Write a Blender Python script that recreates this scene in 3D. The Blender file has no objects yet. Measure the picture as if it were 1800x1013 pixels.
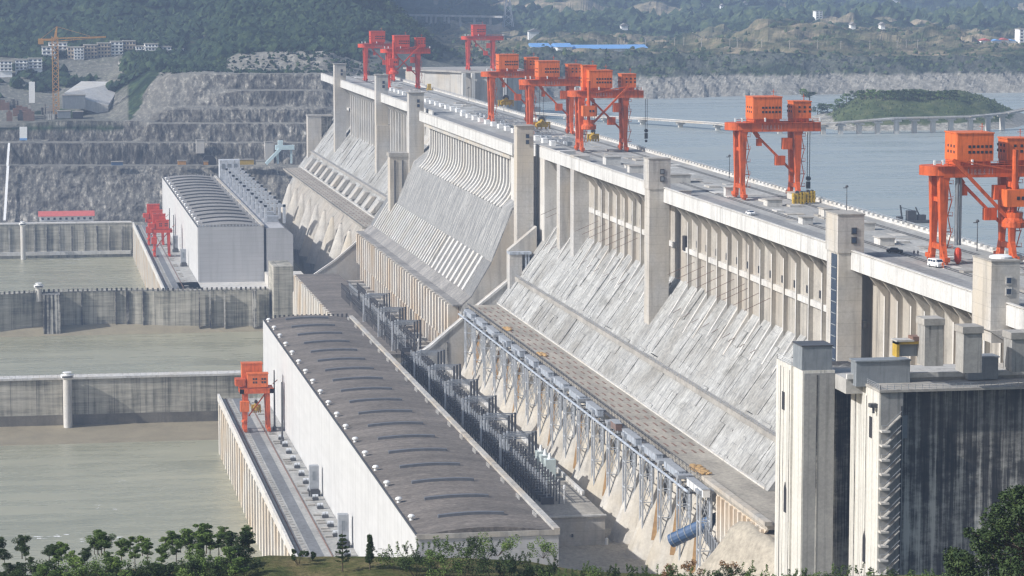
import bpy, math, random
from math import radians, sin, cos, pi
from mathutils import Vector, noise, Matrix
import numpy as np
random.seed(7)
HAZE = .00013
C = bpy.context.scene.collection
SC = bpy.context.scene

# ---------------------------------------------------------------- camera
# X = across the dam (towards the reservoir), Y = along the dam (away from the viewer), Z = elevation in metres
F, CX, CY, HZ, VX = 4950., 900., 506.5, -55., 25.
TH = math.atan((CY - HZ) / F)
PS = math.atan((CX - VX) * cos(TH) / F)
RV = Vector((cos(PS), -sin(PS), 0)); HV = Vector((sin(PS), cos(PS), 0)); ZV = Vector((0, 0, 1))
FW = cos(TH) * HV - sin(TH) * ZV
UP = sin(TH) * HV + cos(TH) * ZV
EYE = Vector((0, 0, 262))
def ray(px, py): return F * FW + (px - CX) * RV - (py - CY) * UP
def onz(px, py, z): d = ray(px, py); return EYE + d * ((z - EYE.z) / d.z)
def ony(px, py, y): d = ray(px, py); return EYE + d * (y / d.y)
def onx(px, py, x): d = ray(px, py); return EYE + d * (x / d.x)
cam = bpy.data.cameras.new('camera'); camo = bpy.data.objects.new('camera', cam); C.objects.link(camo)
cam.sensor_width = 36; cam.lens = 36 * F / 1800.; cam.clip_start = 5; cam.clip_end = 40000
camo.matrix_world = Matrix.Translation(EYE) @ Matrix((RV, UP, -FW)).transposed().to_4x4()
SC.camera = camo

# ---------------------------------------------------------------- light
SUN = Vector((-.88, -.19, .60)).normalized()
EL = math.asin(SUN.z); AZ = math.atan2(SUN.x, SUN.y)
w = bpy.data.worlds.new('World'); SC.world = w; w.use_nodes = True
nt = w.node_tree; bg = nt.nodes['Background']
sky = nt.nodes.new('ShaderNodeTexSky'); sky.sky_type = 'NISHITA'; sky.sun_disc = False
sky.sun_elevation = EL; sky.sun_rotation = AZ; sky.air_density = 1.2; sky.dust_density = 2.5; sky.ozone_density = 1.2
nt.links.new(sky.outputs[0], bg.inputs[0]); bg.inputs[1].default_value = .115
sl = bpy.data.lights.new('sun', 'SUN'); sl.energy = 4.9; sl.angle = radians(.53); sl.color = (1, .98, .95)
so = bpy.data.objects.new('sun', sl); C.objects.link(so); so.rotation_euler = SUN.to_track_quat('Z', 'Y').to_euler()
so.location = (0, 0, 600)
SC.view_settings.view_transform = 'Standard'; SC.view_settings.look = 'None'
SC.view_settings.exposure = 0.2; SC.view_settings.gamma = 1; SC.view_settings.use_curve_mapping = False
SC.cycles.use_denoising = True; SC.cycles.filter_width = 1.35; SC.cycles.sample_clamp_indirect = 4
SC.cycles.max_bounces = 5; SC.cycles.diffuse_bounces = 3; SC.cycles.glossy_bounces = 2; SC.cycles.volume_bounces = 0
SC.cycles.transparent_max_bounces = 6

# ---------------------------------------------------------------- materials
class NT:
    def __init__(s, name, rough=.85, spec=.3):
        s.m = bpy.data.materials.new(name); s.m.use_nodes = True; s.t = s.m.node_tree; s.n = s.t.nodes
        s.b = s.n['Principled BSDF']; s.b.inputs['Roughness'].default_value = rough
        s.b.inputs['Specular IOR Level'].default_value = spec
        g = s.n.new('ShaderNodeNewGeometry'); s.pos = g.outputs['Position']; s.nrm = g.outputs['Normal']
    def L(s, a, b): s.t.links.new(a, b)
    def map(s, scale, loc=(0, 0, 0), src=None, rot=(0, 0, 0)):
        m = s.n.new('ShaderNodeMapping'); m.inputs['Scale'].default_value = scale; m.inputs['Location'].default_value = loc
        m.inputs['Rotation'].default_value = rot
        s.L(src or s.pos, m.inputs[0]); return m.outputs[0]
    def noise(s, vec, scale=1, det=4, rough=.6):
        t = s.n.new('ShaderNodeTexNoise'); t.inputs['Scale'].default_value = scale; t.inputs['Detail'].default_value = det
        t.inputs['Roughness'].default_value = rough; s.L(vec, t.inputs['Vector']); return t.outputs['Fac']
    def vor(s, vec, scale=1, out='Color'):
        t = s.n.new('ShaderNodeTexVoronoi'); t.inputs['Scale'].default_value = scale; s.L(vec, t.inputs['Vector']); return t.outputs[out]
    def ramp(s, f, stops):
        r = s.n.new('ShaderNodeValToRGB'); e = r.color_ramp.elements
        while len(e) < len(stops): e.new(.5)
        for i, (p, c) in enumerate(stops):
            e[i].position = p; e[i].color = (c, c, c, 1) if isinstance(c, (int, float)) else (*c, 1)
        s.L(f, r.inputs[0]); return r.outputs[0]
    def mix(s, f, a, b, mode='MIX'):
        x = s.n.new('ShaderNodeMix'); x.data_type = 'RGBA'; x.blend_type = mode
        for k, v in ((0, f), (6, a), (7, b)):
            if isinstance(v, (int, float)): x.inputs[k].default_value = v if k == 0 else (v, v, v, 1)
            elif isinstance(v, tuple): x.inputs[k].default_value = (*v, 1)
            else: s.L(v, x.inputs[k])
        return x.outputs[2]
    def math(s, op, a, b=0.0):
        x = s.n.new('ShaderNodeMath'); x.operation = op
        for k, v in ((0, a), (1, b)):
            if isinstance(v, (int, float)): x.inputs[k].default_value = v
            else: s.L(v, x.inputs[k])
        return x.outputs[0]
    def sep(s, v):
        x = s.n.new('ShaderNodeSeparateXYZ'); s.L(v, x.inputs[0]); return x.outputs
    def bump(s, h, st=.4, dist=.3):
        x = s.n.new('ShaderNodeBump'); x.inputs['Strength'].default_value = st; x.inputs['Distance'].default_value = dist
        s.L(h, x.inputs['Height']); s.L(x.outputs[0], s.b.inputs['Normal'])
    def col(s, c):
        if isinstance(c, tuple): s.b.inputs['Base Color'].default_value = (*c, 1)
        else: s.L(c, s.b.inputs['Base Color'])
        return s.m
def sc(c, k): return tuple(min(1, x * k) for x in c)

def concrete(name, base, streak=.45, mottle=.25, seam=None, dark=(.07, .065, .06), warm=None, vscale=.04, hscale=.45, blotch=None):
    """weathered cast concrete: mottling, run-off streaks that hang down the face, optional lift seams"""
    t = NT(name)
    mo = t.noise(t.map((.09, .09, .13)), 1, 5, .65)
    c = t.mix(t.ramp(mo, [(.3, 0), (.7, 1)]), sc(base, 1 - mottle), sc(base, 1 + mottle * .5))
    fine = t.noise(t.map((1.3, 1.3, 1.3)), 1, 3, .7)
    c = t.mix(.16, c, t.ramp(fine, [(.3, .1), (.7, .9)]), 'OVERLAY')
    if warm:
        wn = t.noise(t.map((.05, .05, .03), (30, 9, 4)), 1, 3)
        c = t.mix(t.ramp(wn, [(.42, 0), (.68, .75)]), c, warm)
    st = t.noise(t.map((hscale, hscale, vscale)), 1, 5, .62)
    sm = t.ramp(st, [(.5, 0), (.66, 1)])
    big = t.noise(t.map((.03, .03, .03), (5, 2, 9)), 1, 2)
    k = t.math('MULTIPLY', sm, t.math('MULTIPLY', t.ramp(big, [(.3, .35), (.7, 1)]), streak))
    c = t.mix(k, c, dark)
    if seam and any(seam):
        sx, sy, sz = seam
        p = t.sep(t.pos)
        acc = None
        for o, q in ((p[0], sx), (p[1], sy), (p[2], sz)):
            if not q: continue
            f = t.math('FRACT', t.math('DIVIDE', t.math('ADD', o, 5000.3), q))
            l = t.math('LESS_THAN', f, .14 / q if q > 3 else .05)
            acc = l if acc is None else t.math('MAXIMUM', acc, l)
        c = t.mix(t.math('MULTIPLY', acc, .28), c, sc(base, .35))
    t.bump(fine, .25, .1)
    return t.col(c)

def plain(name, c, rough=.6, var=.18, scale=.6, spec=.4, metal=0, grime=0):
    t = NT(name, rough, spec); t.b.inputs['Metallic'].default_value = metal
    tc = t.n.new('ShaderNodeTexCoord')
    n = t.noise(t.map((scale,) * 3, src=tc.outputs['Object']), 1, 4, .65)
    o = t.mix(t.ramp(n, [(.3, 0), (.7, 1)]), sc(c, 1 - var), sc(c, 1 + var * .6))
    if grime:
        g = t.noise(t.map((1.2, 1.2, .12), (3, 1, 5), src=tc.outputs['Object']), 1, 4)
        o = t.mix(t.math('MULTIPLY', t.ramp(g, [(.5, 0), (.65, 1)]), grime), o, sc(c, .25))
    return t.col(o)

M = {}
M['conc'] = concrete('concrete_weathered', (.43, .42, .40), .5, .22, (0, 0, 0), warm=(.45, .38, .29))
M['conc_clean'] = concrete('concrete_pale', (.57, .56, .54), .4, .14, warm=(.52, .48, .42))
M['conc_parapet'] = concrete('concrete_parapet_panels', (.57, .565, .55), .45, .1, (0, 9.55, 0))
M['conc_tower'] = concrete('concrete_tower', (.47, .46, .445), .4, .18, (0, 0, 3.1), warm=(.50, .43, .33))
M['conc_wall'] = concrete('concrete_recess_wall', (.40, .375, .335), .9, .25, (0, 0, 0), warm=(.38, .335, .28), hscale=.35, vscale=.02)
M['conc_deck'] = concrete('concrete_deck', (.36, .34, .31), .35, .3, vscale=.3)
def black_streak():
    t = NT('concrete_black_streaked')
    a = t.noise(t.map((.8, .8, .012)), 1, 6, .7); b = t.noise(t.map((.12, .12, .05), (3, 7, 1)), 1, 4, .6); f = t.noise(t.map((2.2, 2.2, .06)), 1, 4, .7)
    h_ = t.noise(t.map((.25, .25, .5), (1, 8, 3)), 1, 6, .75)
    k = t.math('ADD', t.math('MULTIPLY', a, .45), t.math('ADD', t.math('MULTIPLY', b, .35), t.math('ADD', t.math('MULTIPLY', f, .2), t.math('MULTIPLY', h_, .2))))
    c = t.ramp(k, [(.53, (.02, .019, .019)), (.585, (.07, .066, .063)), (.62, (.24, .23, .21)), (.675, (.52, .50, .46))])
    z = t.sep(t.pos)[2]; hb = t.math('ADD', t.math('DIVIDE', t.math('SUBTRACT', z, 150.), 18.), t.math('MULTIPLY', t.math('SUBTRACT', b, .5), 3.))
    c = t.mix(t.ramp(hb, [(.4, 0), (.9, .5)]), c, (.05, .046, .042))
    return t.col(c)
M['conc_dark'] = black_streak()
M['conc_shaft'] = concrete('concrete_shaft', (.60, .58, .53), .8, .1, None, dark=(.12, .12, .12), hscale=1.3, vscale=.008)
def guide_mat():
    t = NT('concrete_guide_wall')
    a = t.noise(t.map((.35, .35, .012)), 1, 7, .72); b = t.noise(t.map((.05, .05, .09), (3, 7, 1)), 1, 5, .65)
    k = t.math('ADD', t.math('MULTIPLY', a, .6), t.math('MULTIPLY', b, .4))
    c = t.ramp(k, [(.37, (.09, .085, .07)), (.44, (.22, .21, .175)), (.51, (.36, .34, .29)), (.64, (.47, .445, .385))])
    h = t.noise(t.map((.06, .06, .9), (1, 1, 4)), 1, 4, .7)
    c = t.mix(.25, c, t.ramp(h, [(.35, 0), (.65, 1)]), 'OVERLAY')
    p = t.sep(t.pos); l = t.math('LESS_THAN', t.math('FRACT', t.math('DIVIDE', t.math('ADD', p[0], 5000), 11.3)), .025)
    return t.col(t.mix(t.math('MULTIPLY', l, .6), c, (.05, .05, .045)))
M['conc_guide'] = guide_mat()
M['conc_dark2'] = concrete('concrete_block_streaked', (.34, .33, .31), .8, .25, hscale=.9, vscale=.05)
M['conc_fin'] = concrete('concrete_fins', (.62, .59, .54), .3, .12, warm=(.55, .40, .24))

def slope_mat():
    """dam face: long planks of concrete running down the fall line, lift joints across, soft weathering"""
    t = NT('concrete_slope_panels')
    p = t.sep(t.pos); cb = t.n.new('ShaderNodeCombineXYZ')
    t.L(t.math('MULTIPLY', p[2], 1.25), cb.inputs[0]); t.L(p[1], cb.inputs[1])
    def brick(w_, h_, off, a, b, mo, ms=.12):
        k = t.n.new('ShaderNodeTexBrick'); k.inputs['Scale'].default_value = 1; k.inputs['Brick Width'].default_value = w_; k.inputs['Row Height'].default_value = h_
        k.inputs['Mortar Size'].default_value = ms; k.inputs['Mortar Smooth'].default_value = .3; k.offset = off; k.inputs['Bias'].default_value = 0
        k.inputs['Color1'].default_value = (a, a, a * .98, 1); k.inputs['Color2'].default_value = (b, b, b * .97, 1); k.inputs['Mortar'].default_value = (mo, mo, mo, 1)
        t.L(cb.outputs[0], k.inputs['Vector']); return k.outputs['Color']
    b1 = brick(13.0, 4.8, .37, .29, .38, .12); b2 = brick(7.5, 2.1, .6, .30, .47, .26, .05)
    c = t.mix(.35, b1, b2)
    st = t.noise(t.map((.06, .5, .06)), 1, 6, .7)
    c = t.mix(.5, c, t.ramp(st, [(.32, .22), (.5, .5), (.7, .74)]), 'OVERLAY')
    wn = t.noise(t.map((.035, .03, .035), (7, 1, 2)), 1, 4, .65)
    c = t.mix(t.ramp(wn, [(.44, 0), (.62, .8)]), c, (.21, .20, .18))
    bl = t.noise(t.map((.11, .06, .11), (3, 3, 8)), 1, 5, .7)
    c = t.mix(t.ramp(bl, [(.58, 0), (.68, .6)]), c, (.15, .145, .13))
    fl = t.noise(t.map((.5, .8, .5)), 1, 4, .8)
    c = t.mix(.4, c, t.ramp(fl, [(.3, .0), (.7, 1.)]), 'OVERLAY')
    dk = t.noise(t.map((.07, .75, .07), (4, 4, 4)), 1, 4, .6)
    c = t.mix(t.ramp(dk, [(.62, 0), (.74, .55)]), c, (.11, .105, .10))
    t.bump(fl, .3, .3)
    return t.col(c)
M['slope'] = slope_mat()
def spill_mat():
    t = NT('concrete_spillway_face')
    st = t.noise(t.map((.08, .8, .08)), 1, 6, .7)
    c = t.ramp(st, [(.34, (.11, .11, .11)), (.52, (.25, .25, .247)), (.66, (.46, .455, .445))])
    fl = t.noise(t.map((.8, 1.6, .8)), 1, 3, .75)
    c = t.mix(.35, c, t.ramp(fl, [(.3, .0), (.7, 1.)]), 'OVERLAY')
    return t.col(c)
M['spill'] = spill_mat()
M['apron'] = plain('chute_floor', (.19, .19, .19), .9, .4)
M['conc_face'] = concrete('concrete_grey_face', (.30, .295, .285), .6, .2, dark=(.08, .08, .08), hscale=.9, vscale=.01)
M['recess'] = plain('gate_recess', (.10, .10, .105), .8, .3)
def road_mat(name, c, v=.25):
    t = NT(name, .9)
    n = t.noise(t.map((.12, .04, .12)), 1, 5, .65)
    o = t.ramp(n, [(.3, sc(c, 1 - v)), (.7, sc(c, 1 + v))])
    n2 = t.noise(t.map((.8, .5, .8)), 1, 3, .7)
    o = t.mix(.3, o, t.ramp(n2, [(.3, .1), (.7, .9)]), 'OVERLAY')
    return t.col(o)
M['crest'] = road_mat('crest_paving', (.33, .325, .31))
M['road'] = road_mat('crest_asphalt', (.235, .235, .235), .12)
M['asphalt'] = road_mat('worn_asphalt', (.15, .155, .165), .15)
M['deck'] = road_mat('trestle_planks', (.31, .285, .245), .28)
M['earth'] = road_mat('dry_earth', (.37, .33, .265), .2)
def roof_mat(name, c):
    t = NT(name, .9)
    n = t.noise(t.map((.03, .12, .03)), 1, 6, .7)
    o = t.ramp(n, [(.3, sc(c, .62)), (.5, c), (.72, sc(c, 1.5))])
    n2 = t.noise(t.map((.6, 1.4, .6)), 1, 4, .8)
    o = t.mix(.45, o, t.ramp(n2, [(.35, .0), (.65, 1.)]), 'OVERLAY')
    f = t.math('FRACT', t.math('DIVIDE', t.sep(t.pos)[1], 1.6))
    o = t.mix(t.math('MULTIPLY', t.math('LESS_THAN', f, .2), .35), o, sc(c, .5))
    return t.col(o)
M['roof'] = roof_mat('roof_brown_gravel', (.155, .136, .12))
M['roof_far'] = roof_mat('roof_grey_gravel', (.24, .23, .22))
def panel_mat(name, c, s=1.0, axis=1):
    t = NT(name, .7)
    n = t.noise(t.map((.05, .05, .3)), 1, 4, .6)
    o = t.ramp(n, [(.3, sc(c, .93)), (.7, sc(c, 1.05))])
    p = t.sep(t.pos); f = t.math('FRACT', t.math('DIVIDE', t.math('ADD', p[axis], 4000), s))
    o = t.mix(t.math('MULTIPLY', t.math('LESS_THAN', f, .12), .25), o, sc(c, .6))
    g = t.noise(t.map((.35, .35, .03)), 1, 4)
    o = t.mix(t.ramp(g, [(.48, 0), (.75, .42)]), o, sc(c, .55))
    f2 = t.math('FRACT', t.math('DIVIDE', t.math('ADD', p[1], 4000), 12.8))
    o = t.mix(t.math('MULTIPLY', t.math('LESS_THAN', f2, .03), .3), o, sc(c, .4))
    return t.col(o)
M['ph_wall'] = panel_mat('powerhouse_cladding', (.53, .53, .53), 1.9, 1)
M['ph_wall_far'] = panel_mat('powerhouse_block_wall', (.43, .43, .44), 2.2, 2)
M['red'] = plain('crane_orange_paint', (.58, .10, .02), .5, .3, .35, grime=.65)
M['red2'] = plain('crane_house_paint', (.70, .15, .03), .5, .2, .3, grime=.45)
M['redfar'] = plain('crane_red_paint', (.58, .055, .018), .5, .2, .35, grime=.3)
M['dark'] = plain('dark_opening', (.025, .025, .03), .6)
M['steel'] = plain('galvanised_steel', (.38, .40, .43), .5, .2, metal=.3)
M['steelw'] = plain('white_painted_steel', (.54, .565, .60), .5, .25, grime=.6)
M['bluebox'] = plain('pale_blue_sheet', (.42, .46, .52), .5, .3, grime=.6)
M['faint'] = plain('faded_lettering', (.50, .27, .24), .6, .2)
M['darksteel'] = plain('dark_steel', (.07, .07, .075), .5, .3)
M['yellow'] = plain('yellow_paint', (.50, .33, .04), .5, .2, grime=.4)
M['rust'] = plain('rust_stain', (.33, .20, .085), .9, .3)
M['rustrod'] = plain('rusty_rod', (.20, .12, .09), .9, .3)
M['white'] = plain('white_paint', (.78, .78, .77), .5, .1)
M['glass'] = plain('dark_glass', (.03, .05, .09), .15, .3, spec=.6)
M['slate'] = plain('slate_blue_roofing', (.12, .128, .145), .7, .2)
M['bluegrey'] = plain('grey_blue_sheet', (.215, .235, .255), .6, .15, grime=.3)
M['skyblue'] = plain('light_blue_paint', (.62, .78, .82), .5, .1)
M['blueroof'] = plain('blue_roof', (.17, .36, .68), .5, .1)
M['redroof'] = plain('red_roof', (.55, .13, .12), .6, .15)
M['bluetube'] = plain('blue_steel_tube', (.05, .10, .20), .5, .2, grime=.3)
M['ceramic'] = plain('porcelain', (.55, .62, .60), .3, .1)
M['rubber'] = plain('rubber', (.02, .02, .02), .8)
M['skin'] = plain('skin', (.45, .28, .2), .6)
M['cloth'] = plain('dark_clothing', (.05, .05, .07), .9)
M['bark'] = plain('bark', (.10, .075, .055), .9, .3)
M['leaf_shed'] = plain('render_cream', (.55, .52, .46), .8, .15)
M['house'] = plain('white_render', (.88, .88, .87), .8, .12, .2)
M['house2'] = plain('cream_render', (.55, .47, .38), .8, .15, .2)
M['cloth_or'] = plain('orange_vest', (.7, .15, .03), .9)

# ---------------------------------------------------------------- mesh builder
class MB:
    def __init__(s): s.v = []; s.f = []
    def add(s, vs, fs):
        o = len(s.v); s.v += [tuple(v) for v in vs]; s.f += [tuple(i + o for i in f) for f in fs]; return s
    def box(s, x0, x1, y0, y1, z0, z1):
        if x0 > x1: x0, x1 = x1, x0
        if y0 > y1: y0, y1 = y1, y0
        if z0 > z1: z0, z1 = z1, z0
        return s.add([(x0, y0, z0), (x1, y0, z0), (x1, y1, z0), (x0, y1, z0), (x0, y0, z1), (x1, y0, z1), (x1, y1, z1), (x0, y1, z1)],
                     [(0, 3, 2, 1), (4, 5, 6, 7), (0, 1, 5, 4), (1, 2, 6, 5), (2, 3, 7, 6), (3, 0, 4, 7)])
    def prism(s, poly, y0, y1):        # polygon in (x, z), extruded along y
        n = len(poly); vs = [(x, y0, z) for x, z in poly] + [(x, y1, z) for x, z in poly]
        a = sum(poly[i][0] * poly[(i + 1) % n][1] - poly[(i + 1) % n][0] * poly[i][1] for i in range(n))
        fs = [tuple(range(n)), tuple(range(2 * n - 1, n - 1, -1))] + [((i + 1) % n, i, n + i, n + (i + 1) % n) for i in range(n)]
        if a < 0: fs = [f[::-1] for f in fs]
        return s.add(vs, fs)
    def prismz(s, poly, z0, z1):
        n = len(poly); vs = [(x, y, z0) for x, y in poly] + [(x, y, z1) for x, y in poly]
        a = sum(poly[i][0] * poly[(i + 1) % n][1] - poly[(i + 1) % n][0] * poly[i][1] for i in range(n))
        fs = [tuple(range(n - 1, -1, -1)), tuple(range(n, 2 * n))] + [(i, (i + 1) % n, n + (i + 1) % n, n + i) for i in range(n)]
        if a < 0: fs = [f[::-1] for f in fs]
        return s.add(vs, fs)
    def prismx(s, poly, x0, x1):       # polygon in (y, z), extruded along x
        n = len(poly); vs = [(x0, y, z) for y, z in poly] + [(x1, y, z) for y, z in poly]
        a = sum(poly[i][0] * poly[(i + 1) % n][1] - poly[(i + 1) % n][0] * poly[i][1] for i in range(n))
        fs = [tuple(range(n - 1, -1, -1)), tuple(range(n, 2 * n))] + [(i, (i + 1) % n, n + (i + 1) % n, n + i) for i in range(n)]
        if a < 0: fs = [f[::-1] for f in fs]
        return s.add(vs, fs)
    def bar(s, p, q, w, d=None, w2=None, d2=None):
        p = Vector(p); q = Vector(q); d = d or w; w2 = w2 or w; d2 = d2 or d
        a = (q - p).normalized(); r = Vector((0, 0, 1)) if abs(a.z) < .98 else Vector((0, 1, 0))
        u = a.cross(r).normalized(); v = u.cross(a)
        if abs(a.z) >= .98: u = Vector((1, 0, 0)); v = Vector((0, 1, 0))
        vs = []
        for c, ww, dd in ((p, w, d), (q, w2, d2)):
            for i, j in ((-1, -1), (1, -1), (1, 1), (-1, 1)): vs.append(c + u * (i * ww / 2) + v * (j * dd / 2))
        return s.add(vs, [(0, 1, 2, 3), (7, 6, 5, 4), (0, 4, 5, 1), (1, 5, 6, 2), (2, 6, 7, 3), (3, 7, 4, 0)])
    def tube(s, p, q, r, n=8, r2=None):
        p = Vector(p); q = Vector(q); r2 = r if r2 is None else r2
        a = (q - p).normalized(); u = a.orthogonal().normalized(); v = a.cross(u)
        vs = [c + (u * cos(2 * pi * i / n) + v * sin(2 * pi * i / n)) * rr for c, rr in ((p, r), (q, r2)) for i in range(n)]
        return s.add(vs, [tuple(range(n - 1, -1, -1)), tuple(range(n, 2 * n))] + [(i, (i + 1) % n, n + (i + 1) % n, n + i) for i in range(n)])
    def lathe(s, cx, cy, prof, n=12):
        vs = [(cx + r * cos(2 * pi * i / n), cy + r * sin(2 * pi * i / n), z) for r, z in prof for i in range(n)]
        fs = [tuple(range(n - 1, -1, -1)), tuple(range((len(prof) - 1) * n, len(prof) * n))]
        for k in range(len(prof) - 1):
            fs += [(k * n + i, k * n + (i + 1) % n, (k + 1) * n + (i + 1) % n, (k + 1) * n + i) for i in range(n)]
        return s.add(vs, fs)
    def build(s, name, mat, parent=None, smooth=False, off=None):
        me = bpy.data.meshes.new(name)
        o = bpy.data.objects.new(name, me)
        d = Vector((0, 0, 0))
        p = parent
        while p is not None: d += p.location; p = p.parent
        if parent is None and off is not None: d = Vector(off); o.location = d
        me.from_pydata([(x - d.x, y - d.y, z - d.z) for x, y, z in s.v], [], s.f); me.update()
        me.materials.append(M[mat] if isinstance(mat, str) else mat)
        if smooth:
            for f in me.polygons: f.use_smooth = True
        if parent is not None: o.parent = parent
        C.objects.link(o); return o
def tag(o, label=None, cat=None, group=None, kind=None):
    if label: o['label'] = label
    if cat: o['category'] = cat
    if group: o['group'] = group
    if kind: o['kind'] = kind
    return o
def thing(name, loc, label, cat, group=None, rz=0):
    o = bpy.data.objects.new(name, None); C.objects.link(o); o.location = loc; o.rotation_euler = (0, 0, rz)
    o.empty_display_size = 1
    return tag(o, label, cat, group)
def copy_tree(o, loc=None, label=None, rz=None, parent=None, group=None):
    c = o.copy(); C.objects.link(c)
    if parent is not None: c.parent = parent
    if loc is not None: c.location = loc
    if label: c['label'] = label
    if group: c['group'] = group
    if rz is not None: c.rotation_euler = (0, 0, rz)
    for ch in o.children: copy_tree(ch, parent=c)
    return c
def sheet(name, mat, poly, kind='structure', thick=None):
    m = MB(); n = len(poly)
    m.add(poly, [tuple(range(n))]); o = m.build(name, mat); o['kind'] = kind; return o
_o = 'first second third fourth fifth sixth seventh eighth ninth tenth eleventh twelfth thirteenth fourteenth fifteenth sixteenth seventeenth eighteenth nineteenth'.split()
_t = ['twent', 'thirt', 'fort', 'fift', 'sixt']
def ordn(i):
    i += 1
    if i < 20: return _o[i - 1]
    a, b = divmod(i, 10); return _t[a - 2] + ('ieth' if b == 0 else 'y-' + _o[b - 1])
def fbm(x, y, z=0, o=5): return noise.fractal(Vector((x, y, z)), 1.0, 2.0, o)
# ================================================================ WATER
def water_mat(name, c, c2, scale, bump=.15, rough=.12, rot=0.):
    t = NT(name, rough, .34)
    n = t.noise(t.map((.004, .022, .1), rot=(0, 0, rot)), 1, 6, .65); n2 = t.noise(t.map((.03, .12, 1), (5, 5, 5), rot=(0, 0, rot)), 1, 4, .7)
    f = t.math('ADD', t.math('MULTIPLY', n, .65), t.math('MULTIPLY', n2, .35))
    t.L(t.ramp(f, [(.4, rough * .6), (.6, rough * 1.7)]), t.b.inputs['Roughness'])
    w1 = t.noise(t.map((.22 * scale, .6 * scale, 1)), 1, 5, .7)
    t.bump(w1, bump, .6)
    return t.col(t.ramp(f, [(.4, c), (.6, c2)]))
M['tail'] = water_mat('silty_water', (.265, .26, .18), (.35, .335, .24), 1.0, .5, .24, .12)
M['res'] = water_mat('reservoir_water', (.27, .305, .30), (.33, .36, .35), .6, .5, .27)
m = MB(); m.add([(-900, 300, 60), (160, 300, 60), (160, 2060, 60), (-900, 2060, 60)], [(0, 1, 2, 3)])
tw = m.build('tailrace_water', 'tail'); tw['kind'] = 'structure'
m = MB(); m.add([(258, 450, 150), (2600, 450, 150), (2600, 3300, 150), (258, 3300, 150)], [(0, 1, 2, 3)])
rw = m.build('reservoir_water', 'res'); rw['kind'] = 'structure'

# white water flecks breaking on the tailrace
m = MB()
for px, py, L in ((85, 944, 9), (105, 940, 7), (215, 947, 8), (155, 950, 5), (115, 455, 26), (160, 456, 22), (135, 462, 18), (215, 847, 3), (100, 450, 14), (385, 771, 6), (200, 893, 2), (172, 891, 3)):
    c = onz(px, py, 60.06); n = 12
    for k in range(5):
        cx = c.x + random.uniform(-.5, .5) * L; cy = c.y + random.uniform(-4, 4); l = L * random.uniform(.08, .22); ww = random.uniform(.25, .8)
        m.add([(cx + l * cos(2 * pi * i / n) * random.uniform(.6, 1), cy + ww * sin(2 * pi * i / n) * random.uniform(.5, 1.2), 60.05) for i in range(n)], [tuple(range(n))])
fm = m.build('white_water', 'white'); tag(fm, 'white foam flecks on the tailrace water', 'foam', kind='stuff')

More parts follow.
